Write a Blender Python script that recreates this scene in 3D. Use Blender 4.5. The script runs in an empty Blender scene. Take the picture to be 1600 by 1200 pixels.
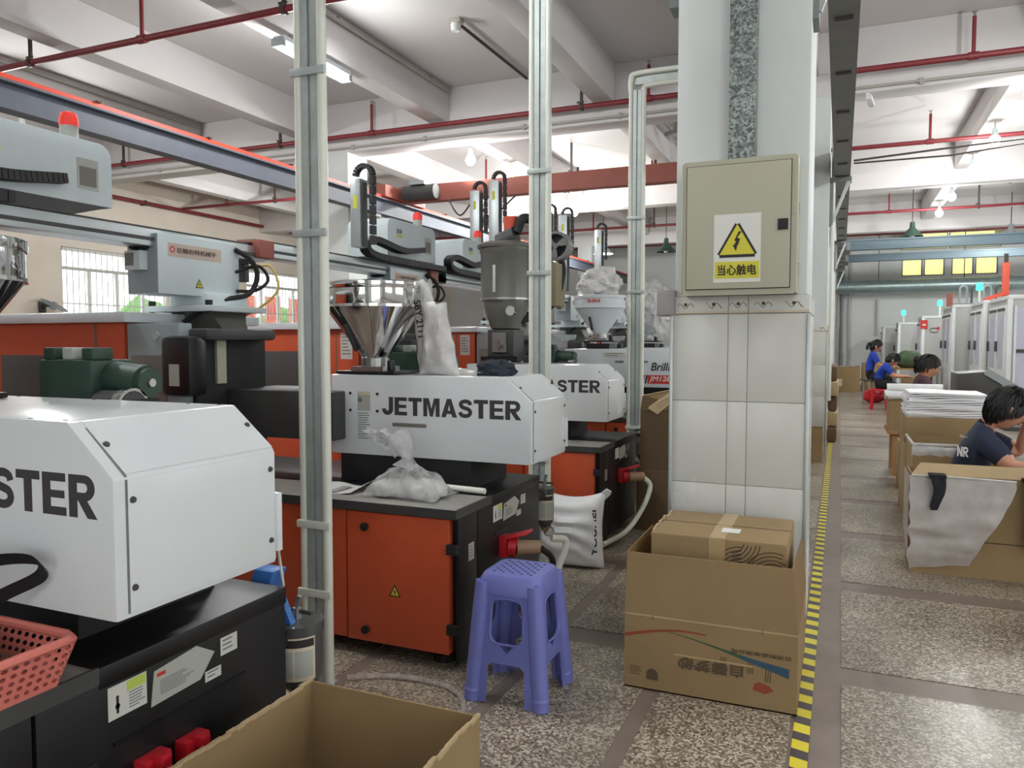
import bpy, bmesh, math, random
from mathutils import Vector, Matrix, noise as mnoise
random.seed(7)
SC = bpy.context.scene
COL = SC.collection
R = math.radians

# ------------------------------------------------------------------ camera
cam_d = bpy.data.cameras.new('camera')
cam = bpy.data.objects.new('camera', cam_d)
COL.objects.link(cam)
cam_d.sensor_fit = 'HORIZONTAL'
cam_d.sensor_width = 36.0
cam_d.lens = 36.0 * 1202.0 / 1600.0
cam_d.clip_start = 0.05
cam.location = (0, 0, 1.3)
cam.rotation_euler = (R(90 - 3.095), 0, R(23.082))
SC.camera = cam

# ------------------------------------------------------------------ world, exposure
W = bpy.data.worlds.new('daylight')
SC.world = W
W.use_nodes = True
_bg = W.node_tree.nodes['Background']
_bg.inputs[0].default_value = (0.93, 0.97, 1.0, 1)
_bg.inputs[1].default_value = 2.3
SC.view_settings.view_transform = 'Standard'
SC.view_settings.look = 'None'
SC.view_settings.gamma = 1.0
SC.view_settings.use_curve_mapping = False
SC.view_settings.exposure = 0.27
BULB_W, TUBE_W = 78.0, 43.0
SC.cycles.max_bounces = 7
SC.cycles.diffuse_bounces = 3
SC.cycles.glossy_bounces = 3
SC.cycles.transmission_bounces = 3
SC.cycles.transparent_max_bounces = 8
SC.cycles.caustics_reflective = False
SC.cycles.caustics_refractive = False
SC.cycles.adaptive_threshold = 0.02

# ------------------------------------------------------------------ helpers
def lin(c):
    def f(v):
        v /= 255.0
        return v / 12.92 if v <= 0.04045 else ((v + 0.055) / 1.055) ** 2.4
    return (f(c[0]), f(c[1]), f(c[2]), 1.0)

MATS = {}
def M(name, rgb, rough=0.5, metal=0.0, var=0.0, scale=4.0, bump=0.0, bscale=60.0, stretch=None, spec=0.5, detail=4.0):
    m = bpy.data.materials.new(name); MATS[name] = m
    m.use_nodes = True
    nt = m.node_tree; N = nt.nodes; L = nt.links
    b = N['Principled BSDF']
    c = lin(rgb)
    b.inputs['Base Color'].default_value = c
    b.inputs['Roughness'].default_value = rough
    b.inputs['Metallic'].default_value = metal
    b.inputs['Specular IOR Level'].default_value = spec
    if var or bump:
        tc = N.new('ShaderNodeTexCoord')
        mp = N.new('ShaderNodeMapping')
        if stretch: mp.inputs['Scale'].default_value = stretch
        L.new(tc.outputs['Object'], mp.inputs[0])
    if var:
        nz = N.new('ShaderNodeTexNoise'); nz.inputs['Scale'].default_value = scale
        nz.inputs['Detail'].default_value = detail; nz.inputs['Roughness'].default_value = 0.6
        L.new(mp.outputs[0], nz.inputs['Vector'])
        rp = N.new('ShaderNodeValToRGB')
        rp.color_ramp.elements[0].position = 0.3; rp.color_ramp.elements[1].position = 0.7
        rp.color_ramp.elements[0].color = tuple(max(0, v * (1 - var)) for v in c[:3]) + (1,)
        rp.color_ramp.elements[1].color = tuple(min(1, v * (1 + var)) for v in c[:3]) + (1,)
        L.new(nz.outputs['Fac'], rp.inputs[0]); L.new(rp.outputs[0], b.inputs['Base Color'])
        mr = N.new('ShaderNodeMapRange')
        mr.inputs['To Min'].default_value = max(0, rough - 0.08); mr.inputs['To Max'].default_value = min(1, rough + 0.08)
        L.new(nz.outputs['Fac'], mr.inputs[0]); L.new(mr.outputs[0], b.inputs['Roughness'])
    if bump:
        n2 = N.new('ShaderNodeTexNoise'); n2.inputs['Scale'].default_value = bscale
        L.new(mp.outputs[0], n2.inputs['Vector'])
        bp = N.new('ShaderNodeBump'); bp.inputs['Strength'].default_value = bump; bp.inputs['Distance'].default_value = 0.01
        L.new(n2.outputs['Fac'], bp.inputs['Height']); L.new(bp.outputs[0], b.inputs['Normal'])
    return m

def emit(name, rgb, s):
    m = bpy.data.materials.new(name); MATS[name] = m
    m.use_nodes = True
    b = m.node_tree.nodes['Principled BSDF']
    b.inputs['Base Color'].default_value = lin(rgb)
    b.inputs['Emission Color'].default_value = lin(rgb)
    b.inputs['Emission Strength'].default_value = s
    m.cycles.emission_sampling = 'NONE'
    return m

def film(name, rgb, alpha, rough=0.25, spread=.2):
    """thin plastic sheet: part clear, part milky and glossy"""
    m = bpy.data.materials.new(name); MATS[name] = m
    m.use_nodes = True
    nt = m.node_tree; N = nt.nodes; L = nt.links
    b = N['Principled BSDF']; b.inputs['Base Color'].default_value = lin(rgb); b.inputs['Roughness'].default_value = rough
    tr = N.new('ShaderNodeBsdfTransparent'); mx = N.new('ShaderNodeMixShader')
    nz = N.new('ShaderNodeTexNoise'); nz.inputs['Scale'].default_value = 14
    tc = N.new('ShaderNodeTexCoord'); L.new(tc.outputs['Object'], nz.inputs['Vector'])
    mr = N.new('ShaderNodeMapRange'); mr.inputs['To Min'].default_value = max(0, alpha - spread); mr.inputs['To Max'].default_value = min(1, alpha + spread)
    mr.inputs['From Min'].default_value = .3; mr.inputs['From Max'].default_value = .7
    L.new(nz.outputs['Fac'], mr.inputs[0]); L.new(mr.outputs[0], mx.inputs[0])
    L.new(tr.outputs[0], mx.inputs[1]); L.new(b.outputs[0], mx.inputs[2])
    L.new(mx.outputs[0], N['Material Output'].inputs[0])
    return m

# ------- materials
M('wall_paint', (226, 216, 202), 0.75, var=0.05, scale=1.3, bump=0.05, bscale=30)
M('wall_white', (214, 216, 214), 0.7, var=0.05, scale=1.2, bump=0.05, bscale=30)
M('ceiling_paint', (214, 210, 209), 0.8, var=0.04, scale=0.9, bump=0.04, bscale=20)
M('pillar_paint', (214, 218, 216), 0.6, var=0.05, scale=2.5, bump=0.06, bscale=25)
M('tile_white', (214, 214, 207), 0.25, var=0.03, scale=3.0)
M('grout', (166, 166, 158), 0.9)
M('corner_steel', (190, 196, 194), 0.35, 0.6, var=0.08, scale=8)
M('pipe_red', (126, 44, 50), 0.45, var=0.12, scale=9)
M('rod_dark', (70, 60, 58), 0.6)
M('conduit', (176, 172, 164), 0.5, var=0.05)
M('pvc', (232, 234, 222), 0.35, var=0.04, scale=6)
M('galv', (188, 196, 194), 0.45, 0.3, var=0.12, scale=18)
M('rail_blue', (88, 92, 104), 0.5, var=0.1, scale=5)
M('rail_grey', (124, 128, 128), 0.5, var=0.12, scale=6)
M('conductor', (216, 66, 40), 0.45)
M('bridge_red', (150, 84, 72), 0.55, var=0.1, scale=5)
M('girder_blue', (104, 122, 132), 0.5, var=0.08, scale=4)
M('duct', (160, 176, 176), 0.35, 0.6, var=0.12, scale=6)
M('white_enamel', (226, 230, 232), 0.22, var=0.025, scale=2.5)
M('machine_white', (214, 220, 224), 0.3, var=0.03, scale=3)
M('lettering', (66, 63, 65), 0.5)
M('orange', (202, 86, 52), 0.42, var=0.07, scale=3.5)
M('black_enamel', (22, 22, 24), 0.38, var=0.2, scale=6)
M('black_matte', (26, 26, 28), 0.65, var=0.2, scale=8)
M('dark_grey', (66, 66, 66), 0.5, var=0.15, scale=6)
M('window_dark', (74, 76, 76), 0.35, var=0.08)
M('tray_steel', (172, 168, 162), 0.4, 0.3, var=0.18, scale=9, stretch=(1, 5, 1))
M('chrome', (222, 222, 222), 0.06, 1.0, var=0.04, scale=5)
M('steel', (178, 178, 176), 0.3, 0.85, var=0.1, scale=9)
M('dryer_grey', (122, 122, 116), 0.38, 0.35, var=0.12, scale=6)
M('robot_grey', (208, 218, 221), 0.4, var=0.04, scale=4)
M('robot_dim', (150, 160, 162), 0.45, var=0.06, scale=5)
M('alu', (184, 190, 192), 0.35, 0.7, var=0.06, scale=6, stretch=(6, 1, 6))
M('chain_black', (34, 34, 34), 0.55)
M('motor_green', (44, 66, 56), 0.5, var=0.2, scale=9)
M('red_plastic', (206, 36, 48), 0.35)
M('plug_tan', (170, 140, 112), 0.6)
M('sticker', (206, 206, 200), 0.45, var=0.04)
M('sticker_dim', (176, 178, 170), 0.45, var=0.06)
M('sticker_yellow', (204, 204, 72), 0.5)
M('sticker_green', (188, 204, 90), 0.5)
M('sticker_pink', (206, 186, 172), 0.5, var=0.06)
M('sign_yellow', (214, 206, 62), 0.5)
M('sign_white', (226, 226, 220), 0.5)
M('ink', (40, 34, 32), 0.6)
M('ink_grey', (120, 118, 112), 0.6)
M('ink_red', (200, 52, 46), 0.55)
M('cabinet_beige', (182, 180, 158), 0.45, var=0.025, scale=2)
M('cardboard', (152, 127, 90), 0.8, var=0.07, scale=5, bump=0.05, bscale=40)
M('cardboard_inner', (136, 106, 64), 0.85, var=0.07, scale=5)
M('cardboard_light', (188, 164, 126), 0.8, var=0.06, scale=5)
M('cardboard_dark', (106, 86, 62), 0.85, var=0.1, scale=4)
M('tape_clear', (188, 162, 118), 0.2)
M('print_dark', (92, 76, 56), 0.8)
M('print_green', (58, 92, 66), 0.8)
M('print_blue', (52, 84, 108), 0.8)
M('print_red', (150, 70, 46), 0.8)
M('stool_blue', (118, 124, 194), 0.35, var=0.05, scale=4)
M('basket_pink', (226, 128, 116), 0.4, var=0.05, scale=6)
M('bag_black', (32, 34, 38), 0.7, var=0.2, scale=12, bump=0.2, bscale=80)
M('cloth_dark', (34, 42, 54), 0.85, var=0.2, scale=14, bump=0.3, bscale=50)
M('paper', (232, 232, 230), 0.6)
M('sack_white', (240, 240, 242), 0.42, var=0.04, scale=6, bump=0.15, bscale=24)
M('canister', (86, 86, 84), 0.3, 0.25, var=0.1, scale=8)
M('label_cream', (214, 200, 176), 0.5)
M('valve_blue', (64, 116, 190), 0.4)
M('rubber', (24, 24, 25), 0.7)
M('skin', (206, 150, 122), 0.5, var=0.04, scale=8)
M('hair', (22, 20, 20), 0.55, var=0.3, scale=40, stretch=(1, 1, 4))
M('shirt_navy', (36, 42, 64), 0.85, var=0.12, scale=9, bump=0.3, bscale=14)
M('shirt_blue', (36, 66, 168), 0.85, var=0.1, scale=9)
M('shirt_maroon', (86, 58, 66), 0.85, var=0.1, scale=9)
M('trousers', (26, 28, 34), 0.85, var=0.1, scale=9)
M('eye_white', (230, 228, 222), 0.3)
M('lip', (170, 96, 86), 0.5)
M('cabinet_white', (218, 222, 222), 0.35, var=0.03, scale=3)
M('cabinet_grey', (172, 172, 170), 0.4, var=0.03, scale=3)
M('cabinet_lilac', (190, 190, 208), 0.25, var=0.06, scale=3)
M('fan_grey', (120, 120, 120), 0.4, var=0.08)
M('box_olive', (130, 120, 92), 0.6, var=0.06)
M('grey_plastic', (160, 156, 158), 0.5, var=0.05)
M('arm_orange', (214, 86, 60), 0.45)
M('bag_green', (74, 96, 66), 0.8, var=0.2, scale=10)
M('hedge_green', (104, 158, 70), 0.8, var=0.3, scale=4)
M('outside_white', (226, 228, 224), 0.7, var=0.05)
M('banner_orange', (226, 92, 46), 0.6)
M('window_frame', (226, 226, 222), 0.5)
M('bar_white', (208, 206, 200), 0.5)
M('tube_yellow', (206, 178, 96), 0.4)
M('pallet_wood', (170, 128, 86), 0.75, var=0.1, scale=6, stretch=(1, 8, 8))
emit('lamp_glow', (255, 252, 246), 14.0)
emit('tube_glow', (255, 252, 255), 9.0)
emit('beacon_green', (60, 235, 170), 2.2)
emit('beacon_red', (225, 60, 50), 0.25)
emit('led_red', (255, 60, 90), 2.0)
film('bag_film', (222, 222, 222), 0.42)
film('bag_milky', (226, 224, 222), 0.86, 0.35)
film('drape_film', (214, 208, 206), 0.66, 0.35, .07)
film('glass', (235, 245, 245), 0.12, 0.05)
film('hose_clear', (214, 206, 202), 0.4, 0.2)

def _terrazzo():
    m = bpy.data.materials.new('terrazzo'); MATS['terrazzo'] = m
    m.use_nodes = True
    nt = m.node_tree; N = nt.nodes; L = nt.links
    b = N['Principled BSDF']; b.inputs['Roughness'].default_value = 0.28
    geo = N.new('ShaderNodeNewGeometry')
    v = N.new('ShaderNodeTexVoronoi'); v.inputs['Scale'].default_value = 125; v.inputs['Randomness'].default_value = 1
    L.new(geo.outputs['Position'], v.inputs['Vector'])
    sep = N.new('ShaderNodeSeparateColor'); L.new(v.outputs['Color'], sep.inputs[0])
    rp = N.new('ShaderNodeValToRGB'); rp.color_ramp.interpolation = 'CONSTANT'
    cols = [(0, (150, 140, 126)), (.25, (128, 120, 108)), (.42, (206, 200, 184)), (.6, (166, 154, 138)), (.74, (224, 218, 202)), (.84, (104, 98, 88)), (.9, (190, 176, 160))]
    el = rp.color_ramp.elements
    el[0].position = 0; el[0].color = lin(cols[0][1]); el[1].position = cols[1][0]; el[1].color = lin(cols[1][1])
    for p, c in cols[2:]:
        e = el.new(p); e.color = lin(c)
    L.new(sep.outputs[0], rp.inputs[0])
    nz = N.new('ShaderNodeTexNoise'); nz.inputs['Scale'].default_value = 1.6; nz.inputs['Detail'].default_value = 5
    L.new(geo.outputs['Position'], nz.inputs['Vector'])
    r2 = N.new('ShaderNodeValToRGB')
    r2.color_ramp.elements[0].position = .3; r2.color_ramp.elements[0].color = lin((176, 170, 162))
    r2.color_ramp.elements[1].position = .7; r2.color_ramp.elements[1].color = lin((255, 250, 244))
    L.new(nz.outputs['Fac'], r2.inputs[0])
    mx = N.new('ShaderNodeMix'); mx.data_type = 'RGBA'; mx.blend_type = 'MULTIPLY'; mx.inputs[0].default_value = 0.8
    L.new(rp.outputs[0], mx.inputs[6]); L.new(r2.outputs[0], mx.inputs[7])
    L.new(mx.outputs[2], b.inputs['Base Color'])
    mr = N.new('ShaderNodeMapRange'); mr.inputs['To Min'].default_value = .2; mr.inputs['To Max'].default_value = .42
    L.new(nz.outputs['Fac'], mr.inputs[0]); L.new(mr.outputs[0], b.inputs['Roughness'])
_terrazzo()
M('strip_brown', (132, 118, 108), 0.4, var=0.14, scale=7)

def _galv_spangle():
    m = bpy.data.materials.new('galv_spangle'); MATS['galv_spangle'] = m
    m.use_nodes = True
    nt = m.node_tree; N = nt.nodes; L = nt.links
    b = N['Principled BSDF']; b.inputs['Roughness'].default_value = 0.45; b.inputs['Metallic'].default_value = .35
    tc = N.new('ShaderNodeTexCoord')
    v = N.new('ShaderNodeTexVoronoi'); v.inputs['Scale'].default_value = 110
    L.new(tc.outputs['Object'], v.inputs['Vector'])
    sep = N.new('ShaderNodeSeparateColor'); L.new(v.outputs['Color'], sep.inputs[0])
    nz = N.new('ShaderNodeTexNoise'); nz.inputs['Scale'].default_value = 22; L.new(tc.outputs['Object'], nz.inputs['Vector'])
    ad = N.new('ShaderNodeMath'); ad.operation = 'MULTIPLY'; L.new(sep.outputs[0], ad.inputs[0]); L.new(nz.outputs['Fac'], ad.inputs[1])
    rp = N.new('ShaderNodeValToRGB')
    rp.color_ramp.elements[0].position = .05; rp.color_ramp.elements[0].color = lin((88, 94, 92))
    rp.color_ramp.elements[1].position = .5; rp.color_ramp.elements[1].color = lin((172, 182, 178))
    L.new(ad.outputs[0], rp.inputs[0]); L.new(rp.outputs[0], b.inputs['Base Color'])
_galv_spangle()

def _tape():
    m = bpy.data.materials.new('hazard_tape'); MATS['hazard_tape'] = m
    m.use_nodes = True
    nt = m.node_tree; N = nt.nodes; L = nt.links
    b = N['Principled BSDF']; b.inputs['Roughness'].default_value = 0.4
    geo = N.new('ShaderNodeNewGeometry'); sp = N.new('ShaderNodeSeparateXYZ'); L.new(geo.outputs['Position'], sp.inputs[0])
    a = N.new('ShaderNodeMath'); a.operation = 'MULTIPLY_ADD'; a.inputs[1].default_value = 0.25
    L.new(sp.outputs['X'], a.inputs[0]); L.new(sp.outputs['Y'], a.inputs[2])
    d = N.new('ShaderNodeMath'); d.operation = 'DIVIDE'; d.inputs[1].default_value = 0.118; L.new(a.outputs[0], d.inputs[0])
    fr = N.new('ShaderNodeMath'); fr.operation = 'FRACT'; L.new(d.outputs[0], fr.inputs[0])
    rp = N.new('ShaderNodeValToRGB'); rp.color_ramp.interpolation = 'CONSTANT'
    rp.color_ramp.elements[0].color = lin((70, 62, 66)); rp.color_ramp.elements[1].position = .47; rp.color_ramp.elements[1].color = lin((232, 216, 50))
    L.new(fr.outputs[0], rp.inputs[0]); L.new(rp.outputs[0], b.inputs['Base Color'])
_tape()

def _translucent(name, rgb):
    m = bpy.data.materials.new(name); MATS[name] = m
    m.use_nodes = True
    nt = m.node_tree; N = nt.nodes; L = nt.links
    t = N.new('ShaderNodeBsdfTranslucent'); t.inputs[0].default_value = lin(rgb)
    d = N.new('ShaderNodeBsdfDiffuse'); d.inputs[0].default_value = lin(rgb)
    mx = N.new('ShaderNodeMixShader'); mx.inputs[0].default_value = .3
    L.new(t.outputs[0], mx.inputs[1]); L.new(d.outputs[0], mx.inputs[2])
    L.new(mx.outputs[0], N['Material Output'].inputs[0])
_translucent('blind_yellow', (254, 250, 206))

class MB:
    """collects shapes; build() links them as ONE mesh object"""
    def __init__(s): s.v = []; s.f = []; s.mi = []; s.cur = 0
    def add(s, vs, fs):
        o = len(s.v); s.v += [tuple(p) for p in vs]
        s.f += [tuple(i + o for i in f) for f in fs]; s.mi += [s.cur] * len(fs); return s
    def box(s, x0, x1, y0, y1, z0, z1):
        return s.add([(x0,y0,z0),(x1,y0,z0),(x1,y1,z0),(x0,y1,z0),(x0,y0,z1),(x1,y0,z1),(x1,y1,z1),(x0,y1,z1)],
                     [(0,3,2,1),(4,5,6,7),(0,1,5,4),(1,2,6,5),(2,3,7,6),(3,0,4,7)])
    def obox(s, c, ux, uy, uz):
        c, ux, uy, uz = map(Vector, (c, ux, uy, uz))
        vs = [c + ux*a + uy*b + uz*d for d in (-1, 1) for a, b in ((-1,-1),(1,-1),(1,1),(-1,1))]
        return s.add(vs, [(0,3,2,1),(4,5,6,7),(0,1,5,4),(1,2,6,5),(2,3,7,6),(3,0,4,7)])
    def hexa(s, lo, hi):   # two quads of 4 points
        return s.add(list(lo) + list(hi), [(3,2,1,0),(4,5,6,7),(0,1,5,4),(1,2,6,5),(2,3,7,6),(3,0,4,7)])
    def cyl(s, p0, p1, r0, r1=None, n=14, cap=True):
        p0, p1 = Vector(p0), Vector(p1); r1 = r0 if r1 is None else r1
        d = (p1 - p0).normalized(); a = d.orthogonal().normalized(); b = d.cross(a)
        vs = []
        for p, r in ((p0, r0), (p1, r1)):
            for k in range(n):
                t = 2 * math.pi * k / n; vs.append(p + a * (r * math.cos(t)) + b * (r * math.sin(t)))
        fs = [(k, (k+1) % n, n + (k+1) % n, n + k) for k in range(n)]
        if cap: fs += [tuple(range(n-1, -1, -1)), tuple(range(n, 2*n))]
        return s.add(vs, fs)
    def ring(s, c, axis, ro, ri, h, n=24):
        """flat annulus of thickness h along axis"""
        c = Vector(c); d = Vector(axis).normalized(); a = d.orthogonal().normalized(); b = d.cross(a)
        vs = []
        for r, o in ((ro, 0), (ro, h), (ri, h), (ri, 0)):
            for k in range(n):
                t = 2 * math.pi * k / n; vs.append(c + d*o + a*(r*math.cos(t)) + b*(r*math.sin(t)))
        fs = []
        for q in range(4):
            for k in range(n):
                k2 = (k+1) % n; q2 = (q+1) % 4
                fs.append((q*n+k, q*n+k2, q2*n+k2, q2*n+k))
        return s.add(vs, fs)
    def tube(s, pts, r, n=8, cap=True, rs=None, flat=1.0):
        pts = [Vector(p) for p in pts]
        m = len(pts); vs = []; a = None
        for i, p in enumerate(pts):
            d = (pts[min(i+1, m-1)] - pts[max(i-1, 0)]).normalized()
            if a is None: a = d.orthogonal().normalized()
            else:
                a = a - d * a.dot(d)
                a = a.normalized() if a.length > 1e-6 else d.orthogonal().normalized()
            b = d.cross(a); rr = rs[i] if rs else r
            for k in range(n):
                t = 2 * math.pi * k / n; vs.append(p + a*(rr*math.cos(t)) + b*(rr*flat*math.sin(t)))
        fs = []
        for i in range(m-1):
            for k in range(n):
                k2 = (k+1) % n; fs.append((i*n+k, i*n+k2, (i+1)*n+k2, (i+1)*n+k))
        if cap: fs += [tuple(range(n-1, -1, -1)), tuple(range((m-1)*n, m*n))]
        return s.add(vs, fs)
    def prism(s, poly, axis, a0, a1):
        """poly: 2D points; axis 'x' -> (y,z), 'y' -> (x,z), 'z' -> (x,y)"""
        def P(p, a):
            return {'x': (a, p[0], p[1]), 'y': (p[0], a, p[1]), 'z': (p[0], p[1], a)}[axis]
        n = len(poly)
        vs = [P(p, a0) for p in poly] + [P(p, a1) for p in poly]
        fs = [(k, (k+1) % n, n + (k+1) % n, n + k) for k in range(n)] + [tuple(range(n-1, -1, -1)), tuple(range(n, 2*n))]
        return s.add(vs, fs)
    def lathe(s, prof, c=(0,0,0), n=24, axis='z'):
        vs = []
        for r, h in prof:
            for k in range(n):
                t = 2*math.pi*k/n; x, y = r*math.cos(t), r*math.sin(t)
                v = {'z': (x, y, h), 'y': (x, h, y), 'x': (h, x, y)}[axis]
                vs.append((c[0]+v[0], c[1]+v[1], c[2]+v[2]))
        m = len(prof)
        fs = [(i*n+k, i*n+(k+1)%n, (i+1)*n+(k+1)%n, (i+1)*n+k) for i in range(m-1) for k in range(n)]
        fs += [tuple(range(n-1,-1,-1)), tuple(range((m-1)*n, m*n))]
        return s.add(vs, fs)
    def ball(s, c, r, nu=14, nv=8, fn=None):
        if not hasattr(r, '__len__'): r = (r, r, r)
        vs = []
        for j in range(nv+1):
            ph = math.pi*j/nv
            for k in range(nu):
                t = 2*math.pi*k/nu
                p = Vector((math.sin(ph)*math.cos(t), math.sin(ph)*math.sin(t), math.cos(ph)))
                if fn: p = fn(p)
                vs.append((c[0]+p[0]*r[0], c[1]+p[1]*r[1], c[2]+p[2]*r[2]))
        fs = [(j*nu+k, (j+1)*nu+k, (j+1)*nu+(k+1)%nu, j*nu+(k+1)%nu) for j in range(nv) for k in range(nu)]
        return s.add(vs, fs)
    def grid(s, nu, nv, fn):
        vs = [fn(i/nu, j/nv) for j in range(nv+1) for i in range(nu+1)]
        fs = [(j*(nu+1)+i, j*(nu+1)+i+1, (j+1)*(nu+1)+i+1, (j+1)*(nu+1)+i) for j in range(nv) for i in range(nu)]
        return s.add(vs, fs)
    def mesh(s, name, bevel=0, smooth=None, fix=True, off=None):
        me = bpy.data.meshes.new(name)
        vs = s.v if off is None else [(a-off[0], b-off[1], c-off[2]) for a, b, c in s.v]
        me.from_pydata(vs, [], s.f)
        if any(s.mi): me.polygons.foreach_set('material_index', s.mi)
        bm = bmesh.new(); bm.from_mesh(me)
        bmesh.ops.remove_doubles(bm, verts=bm.verts, dist=1e-6)
        if fix: bmesh.ops.recalc_face_normals(bm, faces=bm.faces)
        if bevel:
            ed = [e for e in bm.edges if len(e.link_faces) == 2 and e.calc_face_angle(0) > 0.5]
            bmesh.ops.bevel(bm, geom=ed, offset=bevel, segments=2, affect='EDGES', profile=0.6, clamp_overlap=True)
        sm = smooth if smooth is not None else bool(bevel)
        if sm:
            for f in bm.faces: f.smooth = True
            for e in bm.edges:
                if len(e.link_faces) == 2 and e.calc_face_angle(0) > 0.7: e.smooth = False
        bm.to_mesh(me); bm.free()
        return me
    def build(s, name, mat, parent=None, bevel=0, smooth=None, fix=True, off=None):
        me = s.mesh(name, bevel, smooth, fix, off)
        for mm in (mat if isinstance(mat, (list, tuple)) else [mat]): me.materials.append(MATS[mm])
        o = bpy.data.objects.new(name, me); COL.objects.link(o)
        if parent: o.parent = parent
        return o

def tag(o, label=None, cat=None, group=None, kind=None):
    if label: o['label'] = label
    if cat: o['category'] = cat
    if group: o['group'] = group
    if kind: o['kind'] = kind
    return o
def thing(name, label, cat, loc=(0, 0, 0), group=None, rz=0):
    o = bpy.data.objects.new(name, None); COL.objects.link(o)
    o.empty_display_size = .1; o.location = loc; o.rotation_euler = (0, 0, rz)
    return tag(o, label, cat, group)
def solo(name, mb, mat, label, cat, loc=(0, 0, 0), group=None, kind=None, **kw):
    o = mb.build(name, mat, None, off=loc, **kw); o.location = loc
    return tag(o, label, cat, group, kind)
def struct(name, mb, mat, label=None, cat=None, **kw):
    o = mb.build(name, mat, None, **kw)
    return tag(o, label or name.replace('_', ' '), cat or 'structure', None, 'structure')
def copy_tree(o, parent=None):
    c = o.copy(); COL.objects.link(c)
    if parent: c.parent = parent
    for ch in list(o.children): copy_tree(ch, c)
    return c
def arc(c, r, a0, a1, n, plane='xz'):
    out = []
    for k in range(n+1):
        t = R(a0 + (a1-a0)*k/n); u, v = r*math.cos(t), r*math.sin(t)
        out.append({'xz': (c[0]+u, c[1], c[2]+v), 'yz': (c[0], c[1]+u, c[2]+v), 'xy': (c[0]+u, c[1]+v, c[2])}[plane])
    return out
def spline(pts, n=8):
    pts = [Vector(p) for p in pts]; out = []
    P = [pts[0]*2-pts[1]] + pts + [pts[-1]*2-pts[-2]]
    for i in range(1, len(P)-2):
        a, b, c, d = P[i-1:i+3]
        for k in range(n):
            t = k/n
            out.append(0.5*((2*b)+(-a+c)*t+(2*a-5*b+4*c-d)*t*t+(-a+3*b-3*c+d)*t**3))
    out.append(pts[-1]); return out

def _ribbon(pts, w):
    pts = [Vector(p) for p in pts]; L = []; Rr = []
    for i, p in enumerate(pts):
        d = (pts[min(i+1, len(pts)-1)] - pts[max(i-1, 0)]).normalized(); n = Vector((-d.y, d.x))*w
        L.append(tuple(p+n)); Rr.append(tuple(p-n))
    return [(L[i], L[i+1], Rr[i+1], Rr[i]) for i in range(len(pts)-1)]
def _arc2(c, r, a0, a1, n=10): return [(c[0]+r*math.cos(R(a0+(a1-a0)*k/n)), c[1]+r*math.sin(R(a0+(a1-a0)*k/n))) for k in range(n+1)]
_S = [(p.x, p.y) for p in spline([(.655, .70, 0), (.60, .83, 0), (.39, .895, 0), (.17, .83, 0), (.125, .70, 0), (.22, .575, 0), (.40, .515, 0), (.58, .45, 0), (.655, .30, 0), (.58, .165, 0), (.38, .105, 0), (.15, .165, 0), (.085, .31, 0)], 4)]
GLYPH = {
 'E': (.75, [[(0,0),(.75,0),(.75,.2),(.26,.2),(.26,.41),(.7,.41),(.7,.59),(.26,.59),(.26,.8),(.74,.8),(.74,1),(0,1)]]),
 'T': (.78, [[(0,1),(0,.79),(.26,.79),(.26,0),(.52,0),(.52,.79),(.78,.79),(.78,1)]]),
 'J': (.68, [[(.42,1),(.68,1),(.68,.33)] + _arc2((.34,.33),.34,0,-180,14)[1:] + [(.25,.36)] + _arc2((.335,.33),.095,180,360,8)[1:] + [(.42,.33)]]),
 'M': (.95, [[(0,0),(0,1),(.32,1),(.475,.42),(.63,1),(.95,1),(.95,0),(.72,0),(.72,.7),(.56,0),(.39,0),(.23,.7),(.23,0)]]),
 'A': (.9, [[(0,0),(.26,0),(.38,.36),(.45,.68),(.45,1),(.33,1)], [(.9,0),(.57,1),(.45,1),(.45,.68),(.52,.36),(.64,0)], [(.32,.18),(.58,.18),(.52,.36),(.38,.36)]]),
 'S': (.76, [list(q) for q in _ribbon(_S, .105)]),
 'R': (.84, [[(0,0),(.26,0),(.26,1),(0,1)], [(.26,1),(.5,1)] + _arc2((.5,.7),.3,90,-90,12)[1:] + [(.26,.4),(.26,.59),(.47,.59)] + _arc2((.47,.7),.11,-90,90,8)[1:] + [(.26,.81)], [(.28,.41),(.56,.41),(.86,0),(.57,0)]]),
 'N': (.8, [[(0,0),(0,1),(.24,1),(.57,.45),(.57,1),(.8,1),(.8,0),(.56,0),(.23,.55),(.23,0)]]),
}
def block_text(body, mat, h, width, parent, pos, name='lettering'):
    """heavy sans lettering cut as thin plates, facing -Y"""
    x = 0; polys = []
    for ch in body:
        w, ps = GLYPH[ch]
        polys += [[(x+p[0], p[1]) for p in q] for q in ps]; x += w + .09
    k = width/(x-.09); m = MB()
    for i, q in enumerate(polys): m.prism([(p[0]*k, p[1]*h) for p in q], 'y', -.0006-.00004*(i % 3), .0)
    o = m.build(name, mat, parent); o.location = pos
    return o
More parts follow.
